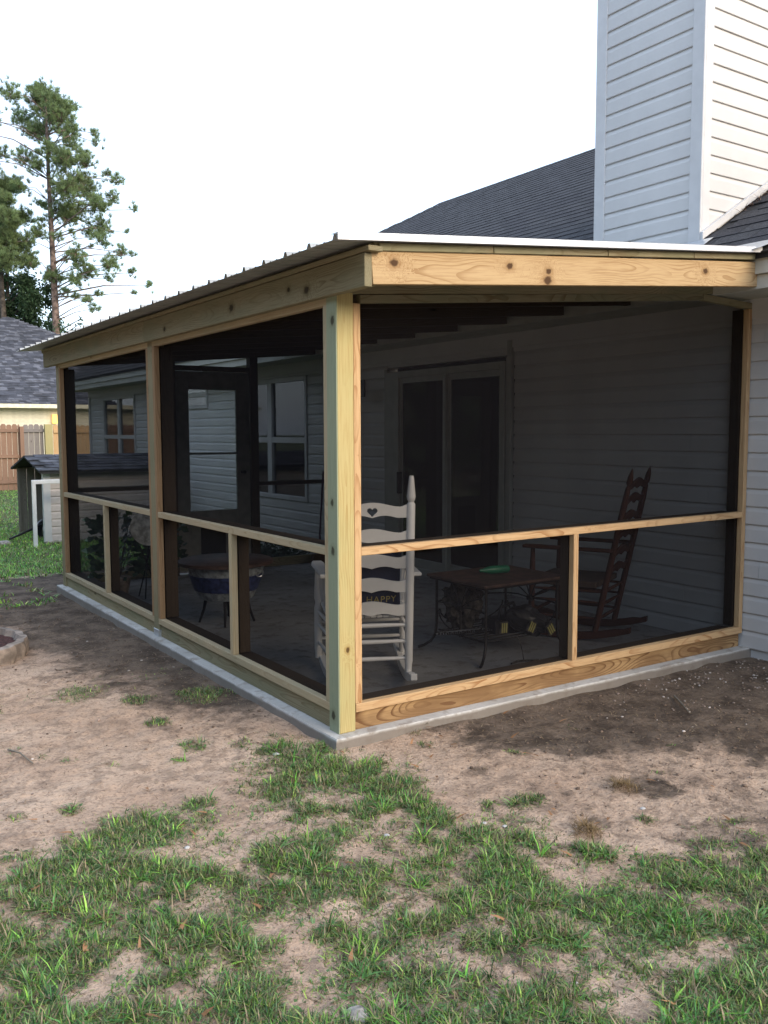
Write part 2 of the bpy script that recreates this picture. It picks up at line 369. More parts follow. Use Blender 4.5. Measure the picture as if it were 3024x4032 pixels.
# distribution of bare sand, dark soil and grass over the yard (metres)
MAINP = [(-1.83,-.17),(-1.58,-.4),(-1.43,-.4),(-1.2,-.34),(-.98,-.2),(-.77,-.39),(-.65,-.64),(-.48,-.4),(-.5,-.18),(-.33,.21),(-.17,.22),(-.09,-.13),
         (.12,-.34),(.02,-.54),(-.03,-.84),(-.05,-1.07),(.17,-1.08),(.23,-1.26),(.2,-1.46),(.28,-1.59),(.33,-1.71),(.66,-1.69),(.73,-1.82),(.83,-2.09),(.6,-4.2),(-4.5,-4.2),(-4.5,-.2)]
BARE = [(0,-1.42,.10,.8),(-1.41,-1.15,.07,.9),(-1.27,-1.23,.06,.8),(-1.54,-1.27,.10,.7),(-.37,-1.57,.08,.8),(-.07,-2.01,.10,.8),(-.65,-1.35,.05,.7),
        (-1.27,-.9,.05,.7),(-1.57,-.77,.11,.7),(-.53,-1.83,.07,.8),(-1.03,-1.64,.05,.7),(-.39,-2.05,.08,.6),(-.27,-1.26,.09,.7),(-.02,-1.2,.10,.4)]
CLUMP = [(-.22,1.13,.20,.8),(-.55,1.25,.10,.7),(-.58,.82,.09,.8),(-1.24,.02,.07,1),(-.8,-.24,.11,.9),(.27,-1.01,.08,1),(.14,-.93,.04,.8),(-1.35,1.55,.20,.9),(-.79,1.57,.22,.45),
         (-.54,.4,.09,.6),(-.69,.28,.05,.7),(-.97,.4,.05,.5),(-1.15,.55,.05,.5),(.33,-.23,.04,.5),(.59,-.53,.05,.5),(-.68,2.82,.35,.35),(0,-1.83,.20,1.4),(-.1,-1.67,.17,1.1),
         (-1.57,-1.1,.15,1.4),(-.11,-.51,.17,1.3),(-1.09,-.37,.24,1.1),(-.1,-1.26,.09,.9),(.40,-1.74,.12,.9),(-1.45,.02,.04,.5),(.35,-.05,.06,.4),(.78,-1.58,.04,.7),
         (-.95,-1.09,.16,.9),(-.67,-1.76,.14,1),(-1.30,.80,.03,.8),(-1.24,.66,.03,.7),(-1.55,.9,.10,.6),(1.25,-.9,.03,.6),(.95,-1.1,.03,.6),(.55,-1.35,.04,.7),(1.6,-.45,.03,.5),(1.1,-.45,.025,.5)]
def inpoly(x, y, P):
    r = np.zeros(x.shape, bool); n_ = len(P)
    for i in range(n_):
        x0,y0 = P[i]; x1,y1 = P[(i+1)%n_]
        c_ = ((y0>y)!=(y1>y)) & (x < (x1-x0)*(y-y0)/((y1-y0) if y1!=y0 else 1e-9)+x0); r ^= c_
    return r
def grass_density(x, y):
    jx = (fbm(x,y,5,3,3)-.5)*.30; jy = (fbm(x,y,5,3,8)-.5)*.30
    m_ = 0
    for ox,oy in ((0,0),(.13,.02),(-.13,-.02),(.02,.13),(-.02,-.13),(.08,-.09),(-.08,.09),(.0,.2),(0,-.2)): m_ = m_+inpoly(x+jx+ox, y+jy+oy, MAINP)/9.0
    m_ = np.clip(m_*1.25-.12,0,1)
    d = m_*(.36+.95*sstep(fbm(x,y,4.5,4,21),.30,.58))*(.28+1.2*sstep(fbm(x,y,13,3,31),.32,.60))
    for bx,by,br,s in BARE:
        q = np.hypot(x-bx+jx*.6,y-by+jy*.6)/br; d = d*(1-s*(1-sstep(q,.5,1.1)))
    for bx,by,br,s in CLUMP:
        q = np.hypot(x-bx+jx*.4,y-by+jy*.4)/br; d = np.maximum(d, s*(1-sstep(q,.35,1.0)))
    # scattered weeds towards the far left, then the lawn behind the porch
    far = sstep(y,1.2,4.2)*(x<-.15); d = np.maximum(d, far*.22*sstep(fbm(x,y,2.6,4,77),.42,.62))
    lawn = sstep(y+(fbm(x,y,1.2,3,5)-.5)*1.2+np.where(x>-.05,9,0)*(y<6.2)*-1, 5.9, 6.6); d = np.maximum(d, lawn*(.75+.3*fbm(x,y,2,3,9)))
    inside = (x>-.055)&(x<3.4)&(y>-.058)&(y<5.1)
    return np.where(inside, 0, d)
def dark_soil(x, y):
    j = (fbm(x,y,3,4,40)-.5)
    right = (1-sstep(-(y-.05)-.06*0+j*.6, .20+np.clip((x-.3)*.45,0,1.3), .75+np.clip((x-.3)*.75,0,2.2)))*sstep(x,.25,.9)*sstep(-y,-.3,0)
    dl = np.maximum(-.05-x,0); left = (1-sstep(dl+j*.5, .18, .62+.22*np.clip(y,0,5)))*sstep(y,.1,1.2)*(y<6.3)
    far = .55*sstep(fbm(x,y,1.5,4,55),.45,.62)*sstep(y,1.0,2.6)
    pit = np.exp(-(((x-.55)/.16)**2+((y+.28)/.10)**2))*.8+np.exp(-(((x-.35)/.12)**2+((y+.62)/.06)**2))*.6
    u_ = grass_density(x,y)
    right = np.maximum(right, .50*sstep(x+.3*j,.15,1.0)*(.6+.6*fbm(x,y,2.5,3,140)))
    return np.clip(np.maximum(np.maximum(right,left),np.maximum(far,pit))+.70*np.clip(u_,0,1)+(.18+.25*sstep(x,-.2,.6))*sstep(fbm(x,y,4.5,4,101),.46,.66),0,1)
GZ = -.055
def ground_z(x, y):
    z = GZ+(fbm(x,y,1.1,3,60)-.5)*.05+(fbm(x,y,9,4,61)-.5)*.022+(fbm(x,y,38,2,62)-.5)*.013
    ds = np.maximum(np.maximum(-.05-x, x-3.1), np.maximum(-.05-y, y-5.09))   # distance outside the slab
    near = 1-sstep(ds, .0, .35); z = z*(1-near)+near*(-.042-.018*vnoise(x,y,7,4)-.012*sstep(y,1,5))
    z = z-.05*sstep(y,4.5,8.5)-.02*sstep(x,2.9,3.2)
    return np.where(ds < -.03, np.minimum(z,-.09), z)

# ------------------------------------------------------------------ ground
def grid_mesh(name, xs, ys, mat, hole=None):
    X, Y = np.meshgrid(xs, ys); Zg = ground_z(X, Y)
    nx, ny = len(xs), len(ys); co = np.stack([X,Y,Zg],-1).reshape(-1,3)
    idx = np.arange(nx*ny).reshape(ny,nx); f = np.stack([idx[:-1,:-1],idx[:-1,1:],idx[1:,1:],idx[1:,:-1]],-1).reshape(-1,4)
    me = bpy.data.meshes.new(name); me.vertices.add(len(co)); me.vertices.foreach_set('co', co.ravel())
    me.loops.add(f.size); me.loops.foreach_set('vertex_index', f.ravel()); me.polygons.add(len(f))
    me.polygons.foreach_set('loop_start', np.arange(0,f.size,4)); me.polygons.foreach_set('use_smooth', np.ones(len(f),bool)); me.update(calc_edges=True)
    a = me.color_attributes.new('Col','FLOAT_COLOR','POINT'); x_, y_ = co[:,0], co[:,1]
    g = np.clip(grass_density(x_,y_),0,1)*sstep(y_,4,7)
    a.data.foreach_set('color', np.stack([dark_soil(x_,y_)*(1-.8*sstep(y_,6,8)), g, 0*g, 1+0*g],-1).astype(np.float32).ravel())
    me.materials.append(mat); return me
xs = np.concatenate([np.linspace(-300,-30,12),np.linspace(-26,-5,12),np.arange(-4.5,3.6,.018),np.linspace(4,26,22),np.linspace(30,300,12)])
ys = np.concatenate([np.linspace(-300,-30,10),np.linspace(-26,-5,10),np.arange(-4.5,2.2,.018),np.arange(2.22,8,.06),np.linspace(8.3,40,50),np.linspace(50,400,14)])
go = bpy.data.objects.new('ground', grid_mesh('ground', xs, ys, m_soil)); put(go); tag(go, 'bare sandy yard soil running up to the slab and on to the lawn', kind='structure')

def blades(name, base, ang, length, lean, width, cols, mat, droop=.5, flat=False):
    n_ = len(base); d = np.stack([np.cos(ang),np.sin(ang),0*ang],-1); s = np.stack([-np.sin(ang),np.cos(ang),0*ang],-1)
    L = length[:,None]; hl = np.cos(lean)[:,None]; ol = np.sin(lean)[:,None]; z = np.array([[0,0,1.]])
    p1 = base+(d*ol*.45+z*hl*.5)*L; p2 = base+(d*(ol*(1+droop*.2))+z*hl*(1-droop*.35))*L
    w_ = width[:,None]
    v = np.stack([base-s*w_*.5, base+s*w_*.5, p1+s*w_*.42, p1-s*w_*.42, p2],1).reshape(-1,3)
    i = np.arange(n_)[:,None]*5
    tri = np.concatenate([i+np.array([[0,1,2]]), i+np.array([[0,2,3]]), i+np.array([[3,2,4]])],0)
    me = bpy.data.meshes.new(name); me.vertices.add(len(v)); me.vertices.foreach_set('co', v.astype(np.float32).ravel())
    me.loops.add(tri.size); me.loops.foreach_set('vertex_index', tri.ravel().astype(np.int32)); me.polygons.add(len(tri))
    me.polygons.foreach_set('loop_start', np.arange(0,tri.size,3)); me.update(calc_edges=True)
    a = me.color_attributes.new('Col','FLOAT_COLOR','POINT'); c_ = np.repeat(cols,5,0); c_ = np.concatenate([c_,np.ones((len(c_),1))],1)
    a.data.foreach_set('color', c_.astype(np.float32).ravel()); me.materials.append(mat)
    o = bpy.data.objects.new(name, me); return o
def scatter(nc, x0,x1,y0,y1, dens, k=1.0):
    x = rng.uniform(x0,x1,nc); y = rng.uniform(y0,y1,nc); keep = rng.random(nc) < dens(x,y)*k; return x[keep], y[keep]
def tufts(x, y, nb, lmin, lmax, wmin, wmax, spread, leanmax, palette, dens=None):
    n_ = len(x); X = np.repeat(x,nb); Y = np.repeat(y,nb); N = n_*nb
    X = X+rng.normal(0,spread,N); Y = Y+rng.normal(0,spread,N); Zb = ground_z(X,Y)-.002
    ang = rng.uniform(0,2*np.pi,N); tl = np.repeat(rng.uniform(.6,1.25,n_),nb); ln = rng.uniform(lmin,lmax,N)*tl
    if dens is not None: ln = ln*(.7+.5*np.clip(dens(X,Y),0,1.5))
    lean = leanmax-(leanmax-.15)*rng.random(N)**2.8; wd = rng.uniform(wmin,wmax,N)
    tc_ = palette[rng.integers(0,len(palette),n_)]; cols = np.repeat(tc_*rng.uniform(.45,1.5,(n_,1)),nb,0)*rng.uniform(.55,1.45,(N,1))
    cols *= np.array([[1.38,1.5,1.25]]); dry = rng.random(N) < .27; cols[dry] = np.array([.33,.26,.16])*rng.uniform(.5,1.2,(dry.sum(),1))
    return np.stack([X,Y,Zb],-1), ang, ln, lean, wd, np.clip(cols,0,1)
pal = np.array([(.060,.125,.035),(.100,.185,.045),(.045,.095,.040),(.150,.220,.060),(.085,.150,.070),(.185,.250,.065),(.110,.150,.080),(.17,.16,.08)])
xa, ya = scatter(230000,-2.3,1.3,-2.6,1.9, grass_density, .55)
o_ = blades('grass', *tufts(xa,ya,7,.012,.038,.0018,.0046,.011,1.54,pal,grass_density), m_blade); put(o_)
tag(o_, 'patchy green grass growing in the bare sand in front of the porch', 'grass', kind='stuff')
xa, ya = scatter(11000,-2.6,1.2,-2.8,.9, lambda x,y: np.clip(grass_density(x,y)-.55,0,1)*1.2, .5)
o_ = blades('crabgrass', *tufts(xa,ya,9,.04,.085,.003,.0065,.006,1.25,pal*np.array([[1.0,1.25,.9]]),None), m_blade); put(o_)
tag(o_, 'longer broad bladed crabgrass tufts among the short yard grass', 'grass', kind='stuff')
def lawn_d(x, y): return grass_density(x,y)*(y>3.0)
xa, ya = scatter(60000,-2.2,2.2,4.4,11.5, lawn_d, .55)
xb, yb = scatter(26000,-.5,6,11.5,21.6, lawn_d, .5)
xa = np.concatenate([xa,xb]); ya = np.concatenate([ya,yb])
o_ = blades('lawn', *tufts(xa,ya,5,.03,.075,.006,.013,.025,1.1,pal*np.array([[1.5,1.75,1.2]]),None), m_blade); put(o_)
tag(o_, 'green lawn between the porch, the dog house and the fence', 'lawn', kind='stuff')
def weed_d(x, y): return np.clip(grass_density(x,y),0,1)*sstep(fbm(x,y,3,3,120),.5,.66)*.5
xa, ya = scatter(14000,-2.2,1.3,-2.5,1.2, weed_d, .5); n_ = len(xa)*6; X_ = np.repeat(xa,6)+rng.normal(0,.014,n_); Y_ = np.repeat(ya,6)+rng.normal(0,.014,n_)
o_ = blades('weeds', np.stack([X_,Y_,ground_z(X_,Y_)+rng.uniform(.004,.02,n_)],-1), rng.uniform(0,6.28,n_), rng.uniform(.010,.022,n_), rng.uniform(1.0,1.5,n_), rng.uniform(.006,.011,n_), np.array([(.085,.16,.05)])*rng.uniform(.6,1.7,(n_,1)), m_blade); put(o_)
tag(o_, 'low small leaved weeds creeping through the yard grass', 'weeds', kind='stuff')
xa = rng.uniform(-2,1.1,70); ya = rng.uniform(-2.2,.1,70); n_ = 70
o_ = blades('fallen_leaves', np.stack([xa,ya,ground_z(xa,ya)+.012],-1), rng.uniform(0,6.28,n_), rng.uniform(.03,.055,n_), rng.uniform(1.2,1.5,n_), rng.uniform(.008,.016,n_), np.array([(.30,.16,.08)])*rng.uniform(.6,1.4,(n_,1)), m_straw); put(o_)
tag(o_, 'curled brown fallen leaves lying here and there on the grass', 'leaves', kind='stuff')
# straw and dead blades lying over the soil
xa, ya = scatter(170000,-2.4,3.3,-2.8,4.5, lambda x,y: (.18+.82*dark_soil(x,y))*(((x<-.055)|(y<-.058))), .42)
n_ = len(xa); b_ = np.stack([xa,ya,ground_z(xa,ya)+.002],-1)
pc = np.array([(.20,.14,.09),(.30,.22,.13),(.09,.06,.042),(.15,.10,.07),(.38,.30,.19),(.07,.05,.04)])
o_ = blades('straw_litter', b_, rng.uniform(0,6.28,n_), rng.uniform(.008,.034,n_), rng.uniform(1.25,1.56,n_), rng.uniform(.001,.003,n_), pc[rng.integers(0,6,n_)]*rng.uniform(.7,1.2,(n_,1)), m_straw); put(o_)
tag(o_, 'dry straw and dead grass bits lying on the soil', 'straw', kind='stuff')
def lumps(name, x, y, r, cols, mat, label, cat, zoff=0.0):
    ico = bmesh.new(); bmesh.ops.create_icosphere(ico, subdivisions=1, radius=1); iv = np.array([v.co[:] for v in ico.verts]); it = np.array([[v.index for v in f.verts] for f in ico.faces]); ico.free()
    n_ = len(x); sc = r[:,None]*rng.uniform(.6,1.2,(n_,3))*np.array([[1,1,.62]]); jit = rng.uniform(.75,1.2,(n_,len(iv),1))
    th = rng.uniform(0,6.28,n_); c_, s_ = np.cos(th), np.sin(th)
    v = iv[None]*jit*sc[:,None]; vx = v[...,0]*c_[:,None]-v[...,1]*s_[:,None]; vy = v[...,0]*s_[:,None]+v[...,1]*c_[:,None]
    v = np.stack([vx+x[:,None], vy+y[:,None], v[...,2]+(ground_z(x,y)+r*.25+zoff)[:,None]],-1).reshape(-1,3)
    tri = (it[None]+(np.arange(n_)*len(iv))[:,None,None]).reshape(-1,3)
    me = bpy.data.meshes.new(name); me.vertices.add(len(v)); me.vertices.foreach_set('co', v.ravel()); me.loops.add(tri.size); me.loops.foreach_set('vertex_index', tri.ravel())
    me.polygons.add(len(tri)); me.polygons.foreach_set('loop_start', np.arange(0,tri.size,3)); me.update(calc_edges=True)
    a = me.color_attributes.new('Col','FLOAT_COLOR','POINT'); cc = np.repeat(cols,len(iv),0); a.data.foreach_set('color', np.concatenate([cc,np.ones((len(cc),1))],1).astype(np.float32).ravel())
    me.materials.append(mat); o = bpy.data.objects.new(name, me); put(o); tag(o, label, cat, kind='stuff'); return o
def gravel_d(x,y): return (sstep(x,1.5,2.6)*(1-sstep(-y,.35,1.0))*(y<-.06)*(.25+.75*sstep(fbm(x,y,5,3,90),.4,.6)))+.018*((x<-.06)|(y<-.06))
xa, ya = scatter(26000,-2.2,3.3,-2.9,3.5, gravel_d, .8); n_ = len(xa)
gc = np.array([(.42,.37,.32),(.30,.24,.20),(.55,.50,.46),(.24,.19,.16),(.36,.27,.22)])
lumps('gravel', xa, ya, rng.uniform(.0025,.010,n_), gc[rng.integers(0,5,n_)]*rng.uniform(.7,1.15,(n_,1)), m_peb, 'pale pebbles scattered on the soil beside the house wall', 'gravel')
xa, ya = scatter(30000,-2.2,3.3,-2.2,5.0, lambda x,y: (.05+.7*dark_soil(x,y))*((x<-.06)|(y<-.06)), .4); n_ = len(xa)
lumps('soil_clods', xa, ya, rng.uniform(.002,.008,n_)*rng.uniform(.6,1.5,n_), np.array([(.15,.108,.08)])*rng.uniform(.5,1.5,(n_,1)), m_peb, 'small dark crumbs of dug soil strewn beside the slab', 'soil')
m_chip = simple('pale_chip', (.46,.45,.43), .8)
# a few white chips of debris
for i,(x,y,r) in enumerate([(-.97,-1.7,.035),(-.35,-.92,.011),(-.62,-.85,.011),(.02,-1.03,.009),(.06,-1.10,.010),(-.30,.07,.014),(.62,-1.28,.011),(-1.0,-.62,.010)]):
    bm = bmesh.new(); bmesh.ops.create_icosphere(bm, subdivisions=2, radius=r)
    for v in bm.verts: v.co *= 1+.35*(mnoise.noise(v.co*60+Vector((i*7,0,0)))); v.co.z *= .5
    me = bpy.data.meshes.new('stone'); bm.to_mesh(me); bm.free(); me.materials.append(m_stone if i==0 else m_chip)
    o = bpy.data.objects.new('stone' if i==0 else 'stone_chip', me); put(o, world=Matrix.Translation((x,y,float(ground_z(np.array(x),np.array(y)))+r*.25)))
    if i==0: tag(o,'grey lump of stone half sunk in the grass at the bottom edge','stone')
    else: tag(o,['','white chip among the grass blades below the corner of the slab','white chip in the grass, left of the longest grass tongue','whitish stone chip beside the dry pulled up clod','round white chip just above the dry pulled up clod',
        'white scrap of stone close to the slab corner','white chip alone on the bare soil at the right','white chip at the left edge of the grass by the bare sand'][i],'stone chip','white chips scattered in the yard')
# sticks, dead tufts
def stick(pts, r, label):
    P_ = [(x,y,float(ground_z(np.array(x),np.array(y)))+z) for x,y,z in pts]
    o = MB().tube(P_, r, 5).build('stick', m_barkd if len(label)%2 else m_shbd, smooth=True); tag(o, label, 'stick')
stick([(1.93,-.39,.012),(1.84,-.51,.016),(1.76,-.62,.008)], [.006,.005,.003], 'pale thin stick on the dark soil near the gravel')
stick([(-1.32,.79,.01),(-1.29,.68,.02),(-1.26,.56,.008)], [.005,.004,.003], 'thin green stemmed twig at the left edge of the sand')
stick([(.36,-.02,.01),(.47,-.06,.03),(.56,-.01,.012)], [.0025,.002,.0015], 'curved straw stalk just off the front edge of the slab')
for x,y,l in ((.69,-1.12,'dead brown grass clod lying on the bare soil, farther from the grass'),(.28,-1.30,'dry pulled up grass clod at the grass edge')):
    k = 260; q = np.clip(rng.normal(0,.028,(k,2)),-.055,.055); b_ = np.stack([x+q[:,0],y+q[:,1],ground_z(x+q[:,0],y+q[:,1])+np.clip(.03-np.hypot(q[:,0],q[:,1])*.5,0,1)*.9],-1)
    o = blades('dead_grass_clod', b_, rng.uniform(0,6.28,k), rng.uniform(.02,.06,k), rng.uniform(.6,1.6,k), rng.uniform(.0015,.003,k), np.array([(.22,.15,.075)])*rng.uniform(.4,1.3,(k,1)), m_straw); put(o); tag(o,l,'dead grass')

# ------------------------------------------------------------------ slab
mb = MB(); x0,x1,y0,y1 = -.05,3.125,-.055,5.09
pts = []
def edge(a,b,k):
    for i in range(k):
        t = i/k; x = a[0]+(b[0]-a[0])*t; y = a[1]+(b[1]-a[1])*t; j = (mnoise.noise(Vector((x*6,y*6,3)))*.006 if i else 0); pts.append((x+j,y+j))
edge((x0,y0),(x1,y0),60); edge((x1,y0),(x1,y1),8); edge((x1,y1),(x0,y1),40); edge((x0,y1),(x0,y0),90)
k = len(pts); cx, cy = 1.5, 2.5
vs = [(x+(.004 if x<1 else 0),y+(.004 if y<1 else 0),0) for x,y in pts]+[(x,y,-.006) for x,y in pts]+[(x-.004*(x<1)+.006*mnoise.noise(Vector((x*9,y*9,0))),y,-.07) for x,y in pts]+[(x,y,-.2) for x,y in pts]
fs = [tuple(range(k))]
for r in range(3):
    for i in range(k): fs.append((r*k+i,(r+1)*k+i,(r+1)*k+(i+1)%k,r*k+(i+1)%k))
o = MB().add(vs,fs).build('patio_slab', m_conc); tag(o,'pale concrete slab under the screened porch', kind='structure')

# ------------------------------------------------------------------ house
XW = 3.125
house = empty('house', (XW,6,0), 'pale vinyl sided house with dark shingle roof behind the screened porch', 'house')
Y0, Y1, ZC = -3.2, 15.1, .1172
OPEN = [(2.27,4.22,-.1,2.08,'slider'),(5.93,7.92,.58,2.10,'win'),(12.25,14.15,.62,2.10,'win'),(8.95,10.2,1.78,2.2,'high')]
mb = MB()                                              # wall sheathing in pieces round the openings
yc = sorted({Y0,Y1}|{v for o in OPEN for v in o[:2]})
for a,b in zip(yc[:-1],yc[1:]):
    zz = [(-.2,2.40)]
    for o_ in OPEN:
        if o_[0] <= a and b <= o_[1]: zz = [(-.2,o_[2])]*(o_[2]>-.1)+[(o_[3],2.40)]
    for c_,d_ in zz: mb.box(XW,XW+.12,a,b,c_,d_)
wall = mb.build('wall', m_side, house)
prof = [(0,0),(.0145,0),(.0155,.004),(.013,.082),(.003,ZC),(0,ZC)]
def siding(parent, a, b, nrm, z, mat=m_side, h=ZC):
    a = Vector((a[0],a[1],z)); b = Vector((b[0],b[1],z)); n_ = Vector((nrm[0],nrm[1],0)); L = (b-a).length; d = (b-a)/L
    m = Matrix(((d.x,-n_.x,0,a.x),(d.y,-n_.y,0,a.y),(0,0,1,z),(0,0,0,1)))
    mb = MB(); k = len(prof); sc = h/ZC
    j = random.uniform(-.0006,.0006)
    vs = [(0,-(o+j),zz*sc) for o,zz in prof]+[(L,-(o+j),zz*sc) for o,zz in prof]
    fs = [(i,i+1,k+i+1,k+i) for i in range(k-1)]+[tuple(range(k))[::-1],tuple(range(k,2*k))]
    return mb.add(vs,fs).build('siding_board', mat, parent, world=m)
for k in range(0,20):
    z = -.004+k*ZC*.9995; segs = [(Y0,Y1)]
    for o_ in OPEN:
        if o_[2]-.02 < z+ZC*.5 and z+ZC*.5 < o_[3]+.02:
            segs = [s for a,b in segs for s in ((a,min(b,o_[0])),(max(a,o_[1]),b)) if s[1]-s[0] > .02]
    for a,b in segs:
        c_ = a
        while c_ < b-.01:                              # butt joints every few metres
            e = min(b, c_+random.uniform(2.6,3.7)) if b-c_ > 3.9 else b
            if Y0 < c_ < 3.5 and e-c_ < .5: e = b
            siding(wall, (XW-.001,e-.0015 if e<b else e), (XW-.001,c_), (-1,0), z); c_ = e
# corner post and eaves
bb_ = lambda *a: MB().box(*a)
bb_(XW-.03,XW+.06,Y1,Y1+.03,-.1,2.27).build('corner_trim', m_trim, house); bb_(XW-.032,XW-.002,Y1-.075,Y1,-.1,2.27).build('corner_trim', m_trim, house)
bb_(2.72,XW+.02,-3.5,15.5,2.262,2.275).build('soffit', m_soff, house)
mb = MB().box(2.695,2.718,-3.5,15.5,2.255,2.335); mb.box(2.672,2.718,-3.5,15.5,2.338,2.425); mb.build('eave_fascia', m_fas, house)
bb_(XW-.03,XW-.016,Y0,Y1,2.14,2.262).build('frieze_board', m_side, house)
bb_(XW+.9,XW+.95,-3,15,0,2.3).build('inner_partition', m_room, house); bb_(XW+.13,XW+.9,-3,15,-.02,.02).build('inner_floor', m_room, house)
# back and end walls so the house is closed
bb_(XW+.12,11.6,15.0,15.1,-.2,2.4).build('end_wall', m_side, house)
# roof
SL = .60; EX, EZ = 2.655, 2.45; RX = 7.40; RZ = EZ+SL*(RX-EX); RYE = 8.75; CYE = 15.5
mb = MB().add([(EX,-3.5,EZ),(RX,-3.5,RZ),(RX,RYE,RZ),(EX,CYE,EZ),(12.1,CYE,EZ),(12.1,-3.5,EZ),(EX,-3.5,EZ-.03),(EX,CYE,EZ-.03)],
              [(0,1,2,3),(3,2,4),(1,5,4,2),(0,3,7,6)])
roof = mb.build('roof', m_deck, house)
nv = Vector((-SL,0,1)).normalized(); uv = Vector((1,0,SL)).normalized(); EXP = .143; TW = .305
vis = []; rest = MB()
def tabbox(w_, l_, t_): # lies on slope: x upslope, y along, z normal; butt end thick
    return [(0,0,t_),(l_,0,.0015),(l_,w_,.0015),(0,w_,t_),(0,0,0),(0,w_,0)], [(0,3,2,1),(0,4,5,3)]
tabm = []
for i in range(4):
    v_,f_ = tabbox(TW-.006, EXP+.012+.003*i, .0075); tabm.append(mesh('shingle', [(a-.003*i,b,c) for a,b,c in v_], f_, m_shin))
rows = int((RX-EX)/uv.x/EXP)+1; allt = []
for r in range(rows):
    s0 = r*EXP; X = EX+uv.x*s0; Z = EZ+uv.z*s0; fr = (X-EX)/(RX-EX); ymax = CYE+(RYE-CYE)*min(1,fr)
    y = -3.5+(TW/2 if r%2 else 0)+ (r%5)*.02
    while y < ymax:
        inch = (3.0 < X < 4.45) and (.30 < y+TW/2 < 1.30)
        if not inch: allt.append((X,y,Z,r))
        y += TW
def m_tab(X,y,Z):
    j = random.uniform(0,.0012)
    return Matrix(((uv.x,0,nv.x,X+nv.x*(.004+j)),(0,1,0,y+random.uniform(-.002,.002)),(uv.z,0,nv.z,Z+nv.z*(.004+j)),(0,0,0,1)))
near = lambda t: (t[1] > -1.4 and t[1] < .45 and t[0] < 4.8)
cand = [t for t in allt if near(t)]+sorted([t for t in allt if not near(t) and t[1] > 1.2 and t[0] > 3.9], key=lambda t: (Vector((t[0],t[1],t[2]))-CAMP).length)
ind = cand[:298]; iset = {(t[0],t[1]) for t in ind}
for X,y,Z,r in ind:
    o = bpy.data.objects.new('shingle', random.choice(tabm)); put(o, roof, world=m_tab(X,y,Z))
for t in allt:
    if (t[0],t[1]) in iset: continue
    M_ = m_tab(*t[:3]); v_,f_ = tabbox(TW-.006, EXP+.015, .0075*random.uniform(.8,1.3)); rest.add([M_@Vector(v) for v in v_], f_)
o = rest.build('shingle_field', m_shin, roof); o['kind'] = 'stuff'
mb = MB()                                              # ridge and hip caps
for i in range(60):
    y = -3.4+i*.2
    if y > RYE: break
    mb.add([(RX-.13,y,RZ-.07),(RX,y,RZ+.016),(RX+.13,y,RZ-.07),(RX-.13,y+.21,RZ-.078),(RX,y+.21,RZ+.006),(RX+.13,y+.21,RZ-.078)],[(0,1,4,3),(1,2,5,4)])
A = Vector((RX,RYE,RZ)); B = Vector((EX,CYE,EZ)); d = (B-A).normalized()
for i in range(38):
    p_ = A+d*i*.21+Vector((0,0,.012)); q = p_+d*.22+Vector((0,0,-.006)); sx = Vector((-.10,-.07,-.055)); sy = Vector((.08,.12,-.03))
    mb.add([p_+sx,p_,p_+sy,q+sx,q,q+sy],[(0,1,4,3),(1,2,5,4)])
o = mb.build('ridge_cap', m_shin, roof); o['kind']='stuff'
# chimney
CX, CY0, CY1, CXB, CT = 3.03, .37, 1.275, 4.30, 5.9
chim = MB().box(CX,CXB,CY0,CY1,2.45,CT).build('chimney', m_side, house)
def zr(x): return EZ+SL*(x-EX)
zb = 2.43
k = 0
while zb+k*ZC < CT-.02:
    z = 2.786-3*ZC+k*ZC; k += 1
    if z > CT-ZC: break
    siding(chim, (CX,CY1-.07), (CX,CY0+.07), (-1,0), z)
    if z+ZC > zr(CX)+.05: siding(chim, (CX+.07,CY0), (min(CXB-.01, EX+(z+ZC-EZ)/SL+.10),CY0), (0,-1), z)
mb = MB().box(CX-.021,CX-.001,CY0-.021,CY0+.075,2.42,CT); mb.box(CX-.001,CX+.075,CY0-.021,CY0-.001,2.42,CT); mb.build('corner_trim', m_trim, chim, bevel=.003)
MB().box(CX-.021,CX-.001,CY1-.078,CY1+.02,2.42,CT).build('corner_trim', m_trim, chim, bevel=.003)
mb = MB()                                              # metal step flashing along the roof line
a_ = Vector((CX-.02,CY0-.045,zr(CX-.02)+.022)); b_ = Vector((CXB,CY0-.045,zr(CXB)+.022)); h_ = Vector((0,0,.05))
mb.add([a_,b_,b_+h_,a_+h_,a_+Vector((0,.02,0)),b_+Vector((0,.02,0)),b_+h_+Vector((0,.02,0)),a_+h_+Vector((0,.02,0))],[(0,1,2,3),(0,4,5,1),(3,2,6,7),(0,3,7,4)])
mb.build('flashing', m_trim, chim)
mb = MB().add([(CX-.14,CY0-.13,zr(CX-.14)+.022),(CX-.02,CY0-.13,zr(CX-.02)+.022),(CX-.02,CY1+.1,zr(CX-.02)+.022),(CX-.14,CY1+.1,zr(CX-.14)+.022)],[(0,1,2,3)]); mb.build('flashing', m_galv, chim)
# roof edge metal under the porch sheet joint
MB().add([(2.56,-.40,2.462),(2.80,-.42,zr(2.80)+.014),(2.80,5.75,zr(2.80)+.014),(2.56,5.75,2.462)],[(0,1,2,3)]).build('joint_flashing', m_galv, house)
# leaf debris caught beside the chimney
k = 90; t_ = rng.uniform(0,1,k); X_ = 3.35+.45*t_+rng.normal(0,.02,k); Y_ = CY0-.06-rng.random(k)*.05-.02
b_ = np.stack([X_,Y_,EZ+SL*(X_-EX)+.03],-1)
o = blades('leaf_litter', b_, rng.uniform(0,6.28,k), rng.uniform(.02,.09,k), rng.uniform(.8,1.6,k), rng.uniform(.003,.007,k), np.array([(.20,.13,.10)])*rng.uniform(.5,1.3,(k,1)), m_straw); put(o)
tag(o,'dry leaves and twigs caught on the roof beside the chimney','leaf litter',kind='stuff')

